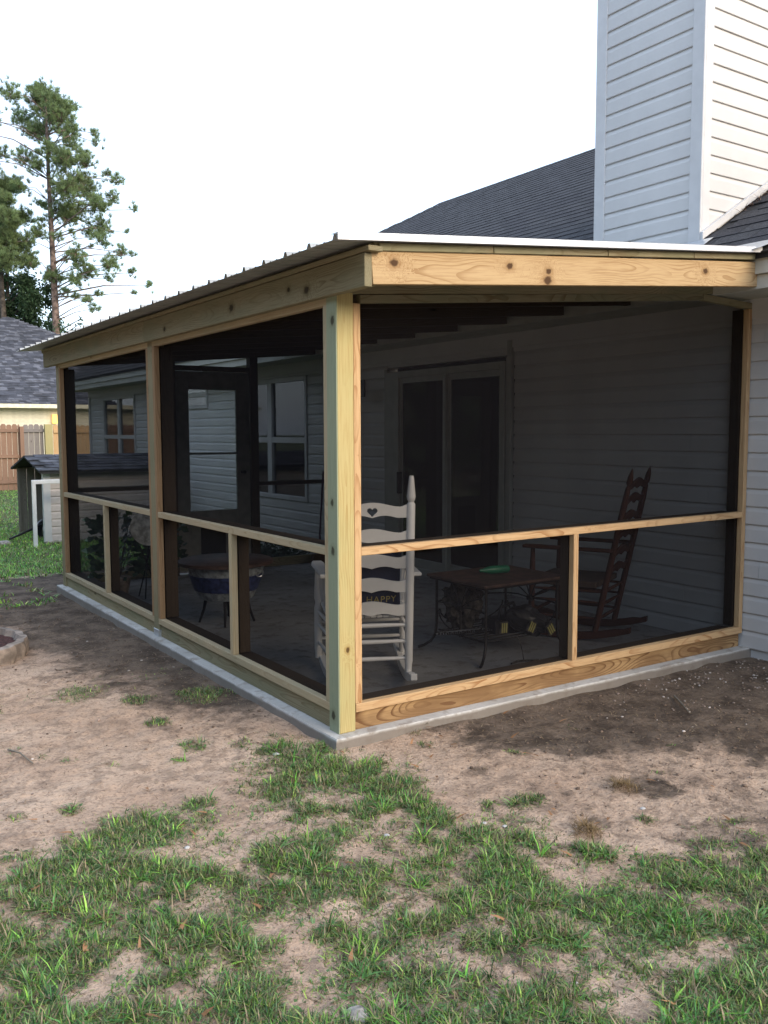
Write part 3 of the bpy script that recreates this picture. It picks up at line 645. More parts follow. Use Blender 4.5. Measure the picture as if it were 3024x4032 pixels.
def window(y0,y1,z0,z1, label=None, grid=True, curtain=False, dbl=True):
    X = XW; mb = MB()
    fr = .055
    def rim(a,b,c,d,x0,x1,w_): mb.box(x0,x1,a,a+w_,c,d); mb.box(x0,x1,b-w_,b,c,d); mb.box(x0,x1,a+w_,b-w_,c,c+w_); mb.box(x0,x1,a+w_,b-w_,d-w_,d)
    rim(y0,y1,z0,z1,X-.030,X+.06,fr)
    ym = (y0+y1)/2; zm = z0+(z1-z0)*.49
    if dbl: mb.box(X-.026,X+.05,ym-.06,ym+.06,z0+fr,z1-fr)
    mb.box(X-.022,X+.04,y0+fr,(ym-.06) if dbl else y1-fr,zm-.035,zm+.035)
    if dbl: mb.box(X-.022,X+.04,ym+.06,y1-fr,zm-.035,zm+.035)
    win = mb.build('window', m_trim, house, bevel=.003)
    if label: win['label'] = label
    cols = [(y0+fr,ym-.06),(ym+.06,y1-fr)] if dbl else [(y0+fr,y1-fr)]
    for a,b in cols:
        for c,d in ((z0+fr,zm-.035),(zm+.035,z1-fr)):
            MB().box(X+.008,X+.012,a,b,c,d).build('pane', m_glass, win)
        if grid:
            g = MB(); c,d = zm+.035,z1-fr
            for t in (1/3,2/3): g.box(X+.014,X+.024,a+(b-a)*t-.006,a+(b-a)*t+.006,c,d)
            g.box(X+.0141,X+.0239,a,b,(c+d)/2-.006,(c+d)/2+.006); g.build('muntin', m_trim, win)
    if curtain:
        a,b = cols[0]; n_ = 24; vs=[];
        for i in range(n_+1):
            y = a+(b-a)*i/n_; t = i/n_; zt = 1.86; zb_ = 1.42+.30*abs(t-.5)**1.5*2
            for q in range(7):
                zz = zt+(zb_-zt)*q/6; vs.append((X+.10+.02*math.sin(q*1.9+t*3),y,zz-.05*math.sin(math.pi*t)*(q/6)))
        fs=[(i*7+q,(i+1)*7+q,(i+1)*7+q+1,i*7+q+1) for i in range(n_) for q in range(6)]
        MB().add(vs,fs).build('curtain', m_cur, win, smooth=True)
    MB().box(X+.45,X+.47,y0-.1,y1+.1,z0-.1,z1+.1).build('dark_backing', m_room, win)  # black sheet standing in for the unlit room behind the panes
    return win
window(5.93,7.92,.58,2.10,'double window with swagged brown curtain', curtain=True)
window(12.25,14.15,.62,2.10,'far double window behind the dog house roof', grid=False)
window(8.95,10.2,1.78,2.2,'small high window', grid=False, dbl=False)
# sliding patio door
sd_ = empty('patio_door', (XW,3.2,0), parent=house)
mb = MB(); X = XW
mb.box(X-.045,X+.06,2.36,2.43,.03,2.03); mb.box(X-.045,X+.06,3.975,4.19,.03,2.03); mb.box(X-.045,X+.06,2.43,3.975,1.965,2.03); mb.box(X-.05,X+.08,2.36,4.19,0,.07)
mb.build('door_frame', m_dtrim, sd_, bevel=.004)
mb = MB().box(X-.045,X-.0,2.28,2.335,.0,2.2); mb.build('casing', m_dtrim, sd_, bevel=.004)
MB().box(X-.038,X-.0,4.19,4.24,.0,2.06).build('casing', m_dtrim, sd_, bevel=.004)
MB().box(X-.03,X-.001,2.335,2.36,.0,2.06).build('casing', m_dtrim, sd_)
for a,b,xo in ((2.43,3.22,0.0),(3.215,3.975,-.028)):
    mb = MB(); x0_ = X+.0+xo; f_ = .045
    mb.box(x0_,x0_+.03,a,a+f_,.07,1.965); mb.box(x0_,x0_+.03,b-f_,b,.07,1.965); mb.box(x0_,x0_+.03,a+f_,b-f_,.07,.16); mb.box(x0_,x0_+.03,a+f_,b-f_,1.91,1.965)
    sash = mb.build('door_panel', m_dtrim, sd_, bevel=.003)
    sash2 = MB().box(x0_+.012,x0_+.016,a+f_,b-f_,.16,1.91).build('pane', m_glass, sd_)
    g = MB()
    for t in (1/3,2/3): g.box(x0_+.018,x0_+.026,a+f_+(b-a-2*f_)*t-.005,a+f_+(b-a-2*f_)*t+.005,.16,1.91)
    for q in range(1,5): g.box(x0_+.0182,x0_+.0258,a+f_,b-f_,.16+1.75*q/5-.005,.16+1.75*q/5+.005)
    g.build('muntin', m_dtrim, sd_)
MB().box(X-.085,X-.028,3.925,3.95,.80,1.02).build('handle', m_iron, sd_, bevel=.006)
vs=[]; n_=36
for i in range(n_+1):
    y = 3.58+.36*i/n_; vs += [(X+.16+.02*math.sin(i*1.1),y,.1),(X+.16+.02*math.sin(i*1.1+.4),y,2.0)]
MB().add(vs,[(2*i,2*i+2,2*i+3,2*i+1) for i in range(n_)]).build('curtain', m_cur, sd_, smooth=True)
# wall lantern beside the door
lan = MB(); lan.box(XW-.03,XW-.014,4.64,4.74,1.80,1.98); lan.tube([(XW-.03,4.69,1.93),(XW-.09,4.69,1.96),(XW-.12,4.69,1.93)],.008,6)
lan.add(*(lambda v,f:(v,f))([(XW-.12+.05*math.cos(a)*s,4.69+.05*math.sin(a)*s,z) for s,z in ((.4,1.94),(1,1.90),(.8,1.76),(.3,1.74)) for a in [i*math.pi/3 for i in range(6)]],[(r*6+i,r*6+(i+1)%6,(r+1)*6+(i+1)%6,(r+1)*6+i) for r in range(3) for i in range(6)]+[tuple(range(5,-1,-1)),tuple(range(18,24))]))
lan.build('wall_lantern', m_black, house)

# ------------------------------------------------------------------ screened porch
porch = empty('screened_porch', (1.5,2.5,0), 'screened porch of new treated lumber with a metal roof on the slab', 'porch')
P4, T2 = .089, .038
def topz(x): return 2.007+.082*max(0,x) if x < 2.6 else 2.22
bb('post', porch, 0,P4,0,P4,0,2.06, m_post, label='thick yellow front corner post', bevel=.004)
# the green treated side of the corner post is one sawn face: a real shallow slab of the post
m_pg = wood('post_green_face', (.33,.37,.25), (.24,.27,.17), green=(.28,.335,.24), stain=.4, autoknot=False, density=.35, knots=[(.90,.011,.019),(.065,-.003,.016),(-.16,.001,.019),(-.95,-.007,.021)], dirt=(.16,.2,.14))
board('post_face', porch, (-.001,.044,0.001),(-.001,.044,2.059),(0,-1,0),.086,.006,m_pg,bevel=0,label='greenish treated face of the corner post')
bb('post', porch, 0,P4,2.46,2.46+P4,.035,2.05, m_grn, label='middle post of the long side')
bb('post', porch, 0,P4,4.961,5.05,.0,2.05, m_grn, label='far corner post')
MB().box(-.004,P4+.004,2.455,2.555,0,.05).build('post_base', m_galv, porch, bevel=.002)
# left (long) side
for (a,b,vy) in ((P4,2.46,1.226),(2.549,4.961,3.69)):
    bb('bottom_plate', porch, .016,.054,a,b,.0,.089, m_grn)
    bb('bottom_rail', porch, -.0,.040,a,b,.0905,.131, m_lite)
    bb('mid_rail', porch, -.0,.038,a+T2,b-T2,.841,.879, m_lite)
    bb('top_rail', porch, .0,.038,a,b,2.007,2.045, m_lite)
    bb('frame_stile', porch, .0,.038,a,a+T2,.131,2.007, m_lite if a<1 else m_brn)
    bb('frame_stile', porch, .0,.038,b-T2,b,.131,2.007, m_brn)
    bb('stub', porch, .0,.038,vy-T2/2,vy+T2/2,.131,.841, m_lite)
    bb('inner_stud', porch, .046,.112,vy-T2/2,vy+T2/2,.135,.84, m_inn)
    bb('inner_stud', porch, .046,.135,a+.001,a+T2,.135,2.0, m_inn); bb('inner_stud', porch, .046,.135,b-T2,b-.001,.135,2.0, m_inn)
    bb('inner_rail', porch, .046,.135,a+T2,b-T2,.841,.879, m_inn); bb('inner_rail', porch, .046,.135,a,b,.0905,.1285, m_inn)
    for z0,z1 in ((.131,.85),(.87,2.007)): MB().add([(.042,a,z0),(.042,b,z0),(.042,b,z1),(.042,a,z1)],[(0,1,2,3)]).build('screen_panel', m_scr, porch)
bb('header', porch, .0,.038,-.28,5.33,2.047,2.178, m_grn); bb('header', porch, .05,.088,.0,5.05,2.047,2.178, m_grn)
zf = lambda x: 2.048+.082*x
# fascia of the long side: two boards butted
bb('fascia_board', porch, -.040,-.002,-.300,2.494,2.036,2.176, m_grnfas, label='near board of the long eave fascia')
bb('fascia_board', porch, -.040,-.002,2.497,5.34,2.038,2.178, m_grn, label='far board of the long eave fascia')
bb('fascia_strip', porch, -.042,.03,-.335,2.9,2.180,2.202, m_grn); bb('fascia_strip', porch, -.042,.03,2.902,5.36,2.180,2.202, m_grn)
# front side (faces the camera side yard)
board('bottom_plate', porch, (P4,.035,.0445),(3.09,.035,.0445),(0,0,1),.089,.038,m_dark)
board('bottom_rail', porch, (P4+.001,.018,.111),(3.098,.018,.111),(0,0,1),.041,.042,m_yel)
board('mid_rail', porch, (P4+T2,.019,.860),(3.062,.019,.878),(0,0,1),.038,.038,m_yel)
bb('frame_stile', porch, P4,P4+T2,.0,.038,.132,2.012, m_yel); bb('frame_stile', porch, 3.062,3.100,-.001,.037,.132,2.20, m_yel)
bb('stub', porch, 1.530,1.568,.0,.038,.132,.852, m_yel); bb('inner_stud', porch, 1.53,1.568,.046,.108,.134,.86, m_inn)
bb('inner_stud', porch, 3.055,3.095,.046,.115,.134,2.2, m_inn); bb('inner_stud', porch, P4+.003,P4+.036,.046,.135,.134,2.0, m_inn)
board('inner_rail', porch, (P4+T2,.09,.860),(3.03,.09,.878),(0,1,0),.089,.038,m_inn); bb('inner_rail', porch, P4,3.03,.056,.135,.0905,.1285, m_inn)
board('top_rail', porch, (P4+T2,.019,topz(P4)+.019),(2.60,.019,topz(2.599)+.019),(0,0,1),.038,.038,m_grn)
board('top_rail', porch, (2.605,.019,2.2385),(3.10,.019,2.220),(0,0,1),.038,.038,m_grn)
board('header', porch, (.04,.019,topz(.04)+.112),(2.69,.019,topz(2.59)+.117),(0,0,1),.145,.038,m_grn)
for seg in (((P4,.132),(3.062,.132),(3.062,.872),(P4,.85)),((P4,.87),(3.062,.888),(3.062,2.215),(2.6,2.22),(P4,2.012))):
    MB().add([(x,.042,z) for x,z in seg],[tuple(range(len(seg)))]).build('screen_panel', m_scr, porch)
# rear side with the screen door
bb('bottom_plate', porch, P4,1.02,5.0,5.038,.0,.089, m_grn); bb('bottom_plate', porch, 2.0,3.09,5.0,5.038,.0,.089, m_grn)
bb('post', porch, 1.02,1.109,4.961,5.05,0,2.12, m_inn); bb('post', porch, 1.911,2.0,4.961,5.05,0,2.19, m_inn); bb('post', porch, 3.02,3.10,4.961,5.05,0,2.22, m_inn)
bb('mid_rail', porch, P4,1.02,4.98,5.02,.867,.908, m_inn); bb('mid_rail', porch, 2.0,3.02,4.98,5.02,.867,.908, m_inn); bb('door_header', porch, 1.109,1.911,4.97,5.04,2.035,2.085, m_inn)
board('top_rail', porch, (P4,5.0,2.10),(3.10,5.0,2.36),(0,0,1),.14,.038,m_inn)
for x0_,x1_ in ((P4,1.02),(2.0,3.02)):
    MB().add([(x0_,5.03,.09),(x1_,5.03,.09),(x1_,5.03,2.03+.085*x1_),(x0_,5.03,2.03+.085*x0_)],[(0,1,2,3)]).build('screen_panel', m_scr, porch)
sdoor = empty('screen_door', (1.51,5.0,0), parent=porch)
mb = MB(); mb.box(1.115,1.25,4.985,5.015,.03,2.03); mb.box(1.76,1.905,4.985,5.015,.03,2.03); mb.box(1.25,1.76,4.985,5.015,1.85,2.03); mb.box(1.25,1.76,4.985,5.015,.03,.635); mb.box(1.25,1.76,4.99,5.012,1.20,1.222)
m_door = simple('grey_door', (.20,.20,.18), .6); mb.build('door_leaf', m_door, sdoor, bevel=.003)
MB().box(1.35,1.62,4.978,4.985,.12,.52).build('pet_flap', m_black, sdoor, bevel=.003)
MB().box(1.80,1.84,4.93,4.985,1.0,1.03).build('handle', m_iron, sdoor, bevel=.004)
MB().box(1.25,1.76,4.999,5.001,.635,1.85).build('pane', m_clear, sdoor)
# roof frame
board('rake_board', porch, (-.002,-.281,zf(0)+.070),(2.700,-.281,zf(2.7)+.070),(0,0,1),.140,.038,m_yelfas,label='knotty yellow rake board facing the yard')
for i in range(1,9):
    y = -.281+i*.62 if i < 9 else 5.3
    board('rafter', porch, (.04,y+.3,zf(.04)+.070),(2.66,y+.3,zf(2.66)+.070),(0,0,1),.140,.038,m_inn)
mz = lambda x: 2.2245+.0874*x
for i in range(6):
    x = .05+i*.52; board('purlin', porch, (x,-.30,mz(x)-.019),(x,5.60,mz(x)-.019),(1,0,.087),.089,.034,m_grn)
for a,b in ((.03,.66),(.664,1.42),(1.425,2.10),(2.104,2.66)):
    board('rake_strip', porch, (a,-.305,mz(a)-.022),(b,-.305,mz(b)-.022),(0,0,1),.033,.012,m_grn)
RS = .218; prof_r = [(0,0),(.012,.021),(.028,.021),(.040,0),(.10,0),(.104,.004),(.112,.004),(.116,0),(.160,0),(.164,.004),(.172,.004),(.176,0)]
y = -.345; first = True
for pnl in range(7):
    yy = []
    for q in range(4):
        for dy,dz in prof_r: yy.append((y+q*RS+dy,dz))
    yy.append((y+4*RS,0)); yy = [t for t in yy if t[0] <= 5.73]
    if len(yy) < 3: break
    k = len(yy); xe, xr = -.20, 2.66
    vs = [(xe,a,mz(xe)+b) for a,b in yy]+[(xr,a,mz(xr)+b) for a,b in yy]
    o = MB().add(vs,[(i,k+i,k+i+1,i+1) for i in range(k-1)]).build('metal_roof_panel', m_under, porch)
    sm = o.modifiers.new('gauge','SOLIDIFY'); sm.thickness = .0012
    y += 4*RS
mb = MB(); a = Vector((-.20,-.352,mz(-.2)-.004)); b = Vector((2.66,-.352,mz(2.66)-.004)); h = Vector((0,0,.030)); t = Vector((0,.06,0))
mb.add([a,b,b+h,a+h,a+h+t,b+h+t],[(0,1,2,3),(3,2,5,4)]); o = mb.build('rake_trim', m_galvw, porch); sm = o.modifiers.new('gauge','SOLIDIFY'); sm.thickness = .0012

# ------------------------------------------------------------------ rocking chairs
def wave_outline(w_, h0, hump, n_=40):
    top = []; bot = []
    for i in range(n_+1):
        t = -1+2*i/n_; x = t*w_/2
        z = h0/2+hump*(.5+.5*math.cos(t*math.pi*1.25))*(1 if abs(t)<.8 else 1)+hump*.55*sstep(abs(t),.72,1.0)
        top.append((x,float(z)))
        zb = -h0/2+hump*.55*abs(math.sin(t*math.pi*1.5))*(1 if abs(t)<.67 else .0)
        bot.append((x,float(zb)))
    return top+bot[::-1]
def heart(s, cz=0, n_=28):
    pts = []
    for i in range(n_):
        t = 2*math.pi*i/n_; x = 16*math.sin(t)**3; z = 13*math.cos(t)-5*math.cos(2*t)-2*math.cos(3*t)-math.cos(4*t)
        pts.append((x*s/32, z*s/32+cz))
    return pts
def rocker_chair(name, label, cat, org, ang, W, H, lean, mat, seatmat, slats, hp=.03, heart_top=False, pr=.021, fin='cone', slatwave=1):
    ch = empty(name, org, label, cat, rz=ang-math.pi/2)   # local +y = facing
    loc = lambda m: dict(local=m)
    Ht = H; lz = lambda z: -lean*(z-.1)/(Ht-.1)           # y offset of the leaning posts
    def tur(n, a, b, profl, par=ch, k=14):
        L = (Vector(b)-Vector(a)).length; return lathe([(r,t*L) for r,t in profl], k).build(n, mat, par, smooth=True, local=aim(a,b))
    for s in (-1,1):
        a = (s*W/2,.0,.055); b = (s*W/2,-lean,Ht)
        if fin=='cone': pf = [(pr*.75,0),(pr*.85,.05),(pr,.07),(pr,.86),(pr*.8,.868),(pr*.62,.872),(pr*.95,.885),(pr*1.05,.90),(pr*.62,.985),(pr*.5,1.0)]
        else: pf = [(pr*.9,0),(pr,.05),(pr,.80),(pr*.8,.88),(pr*.5,.895),(pr*.95,.91),(pr*.85,.95),(pr*.3,.99),(.002,1.0)]
        tur('back_post', a, b, pf)
        fx = s*(W/2+.045); tur('front_leg', (fx,.44,.06), (fx,.43,.62), [(pr*.8,0),(pr,.1),(pr,.55),(pr*.7,.6),(pr,.66),(pr*.8,.9),(pr*.7,1)])
        # rocker: curved runner
        n_ = 16; vs = []; rr = 1.25
        for i in range(n_+1):
            t = i/n_; yy = -.24+.86*t; zc = .006+((yy-.20)**2)/(2*rr)*1.0; hh = .05 if .1<t<.93 else .038
            xx = s*(W/2+.0225*(yy/.44)*2*.5+.0)
            for dx in (-.018,.018):
                for dz in (0,hh): vs.append((xx+dx,yy,zc+dz))
        fs = []
        for i in range(n_):
            o_ = i*4; fs += [(o_,o_+4,o_+5,o_+1),(o_+2,o_+3,o_+7,o_+6),(o_+1,o_+5,o_+7,o_+3),(o_,o_+2,o_+6,o_+4)]
        fs += [(0,1,3,2),(n_*4,n_*4+2,n_*4+3,n_*4+1)]
        MB().add(vs,fs).build('rocker', mat, ch, local=Matrix.Identity(4), bevel=.003)
        # arm
        y0_ = lz(.66)+.0; al = MB(); vs = []
        ol = [(-.028,y0_),(-.030,.20),(-.040,.42),(-.030,.50),(.030,.50),(.040,.42),(.028,.20),(.022,y0_)]
        vs = [(fx+x,y,.622+.0*(y)) for x,y in ol]+[(fx+x,y,.645) for x,y in ol]; k_ = len(ol)
        al.add(vs,[tuple(range(k_))[::-1],tuple(range(k_,2*k_))]+[(i,(i+1)%k_,k_+(i+1)%k_,k_+i) for i in range(k_)]); al.build('arm', mat, ch, local=Matrix.Identity(4), bevel=.006)
        for z in (.16,.27,.345): tur('rung', (s*W/2,lz(z),z),(fx,.437,z), [(.008,0),(.013,.5),(.008,1)], k=10)
        if mat is m_white:
            for q in range(1,4): yq = .44*q/4; tur('spindle', (s*(W/2+.04*q/4),yq,.42),(fx*(.93+.07*q/4),yq,.62), [(.007,0),(.012,.5),(.007,1)], k=8)
    for z in (.15,.25,.345): tur('rung', (-W/2,lz(z),z),(W/2,lz(z),z), [(.009,0),(.013,.5),(.009,1)], k=10)
    for z in (.18,.28): tur('rung', (-W/2-.045,.437,z),(W/2+.045,.437,z), [(.009,0),(.013,.5),(.009,1)], k=10)
    # seat
    st = MB(); N = 14
    if mat is m_white:
        for i in range(N):
            x0_ = -W/2-.03+(W+.06)*i/N; st.box(x0_+.0015,x0_+(W+.06)/N-.0015,.0,.47,.385,.403)
    else: st.box(-W/2-.02,W/2+.02,-.01,.46,.37,.41)
    st.build('seat', seatmat, ch, local=Matrix.Identity(4), bevel=.003)
    th = math.atan2(lean,Ht-.1)
    for i,z in enumerate(slats):
        last = heart_top and i == len(slats)-1
        ol = wave_outline(W-.02, .060 if mat is m_white else .045, .024*slatwave)
        o = prism(ol, [heart(.058,.004)] if last else [], .012).build('slat', mat, ch, local=Matrix.Translation((0,lz(z)+.0,z)) @ Matrix.Rotation(th,4,'X'), bevel=0)
    return ch
ch1 = rocker_chair('rocking_chair','white ladder back rocking chair with a heart cut in its top slat','rocking chair',
    (.572,.615,.0), math.radians(65), .43, 1.185, .10, m_white, m_white, [.43,.565,.70,.84,.985], heart_top=True, pr=.0235)
ch2 = rocker_chair('rocking_chair','dark reddish brown ladder back rocking chair in front of the house wall','rocking chair',
    (2.60,.74,.0), math.radians(116), .46, 1.18, .235, m_redwd, m_seat, [.48,.60,.72,.84,.96,1.06], pr=.021, fin='spire', slatwave=1.25)
# pillow on the white chair, lettered
def cushion(w_, h_, t_, n_=14):
    vs=[]; fs=[]
    for s in (1,-1):
        for i in range(n_+1):
            for j in range(n_+1):
                a=-1+2*i/n_; b=-1+2*j/n_; e = max(0,(1-a**4)*(1-b**4))**.5
                vs.append((a*w_/2*(1-.05*(1-b*b)*abs(a)**3), s*t_/2*e, b*h_/2*(1-.05*(1-a*a)*abs(b)**3)))
    m_=(n_+1)**2
    for i in range(n_):
        for j in range(n_):
            q=i*(n_+1)+j; fs.append((q,q+1,q+n_+2,q+n_+1)); fs.append((m_+q,m_+q+n_+1,m_+q+n_+2,m_+q+1))
    return MB().add(vs,fs)
fm = Matrix.Translation((.572,.615,0)) @ Matrix.Rotation(math.radians(65)-math.pi/2,4,'Z')
pil = empty('pillow',(0,0,0),'navy throw pillow with yellow lettering propped in the white rocking chair','pillow')
pw = fm @ Matrix.Translation((0,.055,.585)) @ Matrix.Rotation(math.radians(7),4,'X'); pil.matrix_basis = pw; WM[pil.name]=pw
cushion(.37,.37,.10).build('pillow_cover', m_navy, pil, smooth=True, local=Matrix.Identity(4))
fc = bpy.data.curves.new('lettering','FONT'); fc.body='Y HAPPY'; fc.size=.052; fc.extrude=.001; fc.align_x='RIGHT'; fc.space_character=1.15
fo = bpy.data.objects.new('tmp',fc); COL.objects.link(fo); dg = bpy.context.evaluated_depsgraph_get(); tm = bpy.data.meshes.new_from_object(fo.evaluated_get(dg)); bpy.data.objects.remove(fo)
tm.name='lettering'; tm.materials.clear(); tm.materials.append(m_text)
# wrap the print onto the curved cover
for v in tm.vertices:
    x = v.co.x; zz = v.co.y; a=(x+.150)/(.185); b=(zz-.112)/.185; a=min(.99,max(-.99,a)); b=min(.99,max(-.99,b)); e=((1-a**4)*(1-b**4))**.5
    v.co = Vector((x+.150, -.05*e-.0015-v.co.z, zz-.112))
to = bpy.data.objects.new('lettering', tm); put(to, pil, local=Matrix.Identity(4))

# ------------------------------------------------------------------ table and what lies on and under it
tb = empty('side_table',(1.71,.86,0),'low brown topped table with curled black iron legs','table')
MB().box(1.36,2.06,.56,1.16,.475,.495).build('table_top', m_ttop, tb, bevel=.006)
mb = MB(); mb.tube([(1.38,.58,.468),(2.04,.58,.468),(2.04,1.14,.468),(1.38,1.14,.468),(1.38,.58,.468)],.007,6); mb.build('top_frame', m_iron, tb)
for sx,sy in ((-1,-1),(1,-1),(-1,1),(1,1)):
    x = 1.71+sx*.30; y = .86+sy*.25; P_ = [(x,y,.465),(x,y,.17),(x+sx*.006,y+sy*.004,.10),(x+sx*.03,y+sy*.02,.05),(x+sx*.07,y+sy*.05,.018),(x+sx*.10,y+sy*.07,.008)]
    MB().tube(P_,.009,8).build('leg', m_iron, tb, smooth=True)
for (ax,ay,bx,by) in ((1.41,1.11,2.01,1.11),(1.41,.61,1.41,1.11),(2.01,.61,2.01,1.11)):
    mx_,my_ = (ax+bx)/2,(ay+by)/2; mb = MB(); dx_,dy_ = (bx-ax),(by-ay)
    for k in range(6):
        a = math.pi*(k/5); ex = mx_+dx_*.48*math.cos(a); ey = my_+dy_*.48*math.cos(a); ez = .31+.15*math.sin(a)
        mb.tube([(mx_,my_,.31),((mx_+ex)/2,(my_+ey)/2,(.31+ez)/2+.01),(ex,ey,ez)],.005,5)
    mb.tube([(mx_,my_,.31),(mx_,my_,.12)],.008,6); mb.tube([(mx_-dx_*.04,my_-dy_*.04,.31),(mx_+dx_*.04,my_+dy_*.04,.31)],.02,8)
    for q in range(12):
        a0 = math.pi*q/12; a1 = math.pi*(q+1)/12
        mb.tube([(mx_+dx_*.46*math.cos(a0),my_+dy_*.46*math.cos(a0),.26-.12*math.sin(a0)),(mx_+dx_*.46*math.cos(a1),my_+dy_*.46*math.cos(a1),.26-.12*math.sin(a1))],.005,5)
    mb.build('scroll_bracing', m_iron, tb, smooth=True)
mb = MB()
for k in range(9): y = .64+k*.055; mb.tube([(1.42,y,.125),(2.0,y,.125)],.004,5)
mb.tube([(1.42,.62,.125),(1.42,1.1,.125)],.006,6); mb.tube([(2.0,.62,.125),(2.0,1.1,.125)],.006,6); mb.build('shelf_rack', m_iron, tb)
o = lathe([(.004,0),(.010,.004),(.012,.03),(.022,.06),(.027,.09),(.027,.20),(.024,.215),(.02,.22)],16).build('bottle', m_greenp, world=aim((1.60,.905,.523),(1.83,.865,.523)), smooth=True); tag(o,'green plastic squeeze bottle lying on the brown table','bottle')
saw = empty('chainsaw',(1.55,.80,.13),'black chainsaw lying under the table with its toothed bar sticking out','chainsaw')
dv = Vector((-.98,.10,.03)).normalized(); o0 = Vector((1.62,.80,.155)); mb = MB(); n_=14; vs=[]
for i in range(n_+1):
    t=i/n_; hw = .032*(1-(max(0,t-.8)/.2)**2*.9)
    for sgn in (-1,1): vs.append(o0+dv*.42*t+Vector((.0,0,0))+Vector((.1,.98,0))*hw*sgn+Vector((0,0,.0)))
vs2=[v+Vector((0,0,.006)) for v in vs]; m_=len(vs)
fs=[(2*i,2*i+1,2*i+3,2*i+2) for i in range(n_)]+[(m_+2*i,m_+2*i+2,m_+2*i+3,m_+2*i+1) for i in range(n_)]+[(2*i,2*i+2,m_+2*i+2,m_+2*i) for i in range(n_)]+[(2*i+1,m_+2*i+1,m_+2*i+3,2*i+3) for i in range(n_)]
MB().add(vs+vs2,fs).build('guide_bar', m_galv, saw)
mb = MB()
for i in range(26):
    t=i/26
    for sgn in (-1,1):
        c=o0+dv*.42*t+Vector((.1,.98,0))*(.034*(1-(max(0,t-.8)/.2)**2*.9))*sgn; mb.box(c.x-.005,c.x+.005,c.y-.004,c.y+.004,c.z-.002,c.z+.010+.004*(i%2))
mb.build('chain', m_black, saw)
mb = MB().box(1.60,1.86,.74,.88,.13,.22); mb.tube([(1.64,.76,.22),(1.66,.76,.30),(1.80,.80,.31),(1.86,.82,.24)],.012,8); mb.build('motor_housing', m_black, saw, bevel=.02)
bag = empty('tool_bag',(1.78,.72,.13),'black cloth tool bag with yellow striped tabs slumped under the table','tool bag')
bm = bmesh.new(); bmesh.ops.create_icosphere(bm, subdivisions=3, radius=1)
for v in bm.verts: v.co = Vector((v.co.x*.17,v.co.y*.09,v.co.z*.085))*(1+.35*mnoise.noise(v.co*2.3+Vector((5,1,2))))
me = bpy.data.meshes.new('bag_body'); bm.to_mesh(me); bm.free(); me.materials.append(m_black); o = bpy.data.objects.new('bag_body',me); put(o,bag,world=Matrix.Translation((1.80,.66,.215)) @ Matrix.Rotation(.35,4,'Y'))
for (x,y,z,r) in ((1.735,.555,.20,.5),(1.905,.560,.165,-.55),(1.545,.60,.21,.05)):
    M_ = Matrix.Translation((x,y,z)) @ Matrix.Rotation(r,4,'Y'); o = MB().box(-.032,.032,-.006,.006,-.038,.038).build('flap', m_rope, bag, world=M_, bevel=.002); st = MB()
    for q in (-.017,0,.017): st.box(q-.0045,q+.0045,-.009,-.0062,-.03,.03)
    st.build('stripe', m_yelp, o, world=M_)
bm = bmesh.new(); bmesh.ops.create_icosphere(bm, subdivisions=4, radius=1)
for v in bm.verts:
    q = v.co.copy(); v.co = Vector((q.x*.125,q.y*.10,q.z*.15))*(1+.45*mnoise.noise(q*3.1)+.18*mnoise.noise(q*9))
me = bpy.data.meshes.new('camouflage_bundle'); bm.to_mesh(me); bm.free(); me.materials.append(m_rope); o = bpy.data.objects.new('camouflage_bundle',me); put(o,world=Matrix.Translation((1.56,1.02,.29))); tag(o,'shaggy mottled brown bundle hanging at the back left of the table','bundle')
o = MB().tube([(1.60,.55,.16),(1.615,.53,.13),(1.63,.52,.07),(1.64,.52,.012)],.0035,6).tube([(1.52,.50,.008),(1.60,.52,.012),(1.72,.47,.008)],.006,5).build('strap', m_rope); tag(o,'pale cord dangling from the tool bag to the floor','cord')

# painted tub on a stand
tub = empty('planter_tub',(.60,2.66,0),'round lidded tub painted in white and blue bands on a low stand','tub')
lathe([(.20,.19),(.205,.195),(.25,.30),(.285,.42),(.29,.44)],36).build('tub_body', m_tub, tub, smooth=True, world=Matrix.Translation((.60,2.66,0)))
lathe([(.236,.255),(.238,.256),(.276,.372),(.2755,.373)],36).build('painted_band', m_tubb, tub, smooth=True, world=Matrix.Translation((.60,2.66,0)))
lathe([(.34,.445),(.355,.450),(.355,.470),(.34,.478),(.02,.480)],40).build('lid', m_ttop, tub, smooth=True, world=Matrix.Translation((.60,2.66,0)))
mb = MB()
for q in range(14):
    a=2*math.pi*q/14; a2=2*math.pi*(q+1)/14; mb.tube([(.60+.20-.04+.03*math.cos(a),2.42,.39+.03*math.sin(a)),(.60+.16+.03*math.cos(a2),2.42,.39+.03*math.sin(a2))],.005,5)
mb.build('ring_handle', m_galv, tub)
for q in range(4):
    a = math.pi/4+q*math.pi/2+.3; x=.60+.15*math.cos(a); y=2.66+.15*math.sin(a); MB().tube([(x,y,.19),(x+.02*math.cos(a),y+.02*math.sin(a),.10),(x+.055*math.cos(a),y+.055*math.sin(a),.0)],[.014,.011,.009],8).build('leg', m_iron, tub, smooth=True)
# broom leaning on the rear rail
br = empty('broom',(2.62,4.78,0),'dark handled broom leaning in the rear corner of the porch','broom')
MB().tube([(2.58,4.75,.10),(2.72,4.88,1.00)],.011,8).build('handle', simple('purple_handle',(.06,.02,.05),.4), br, smooth=True); MB().box(2.50,2.66,4.71,4.79,.01,.13).build('brush', m_seat, br, bevel=.01)
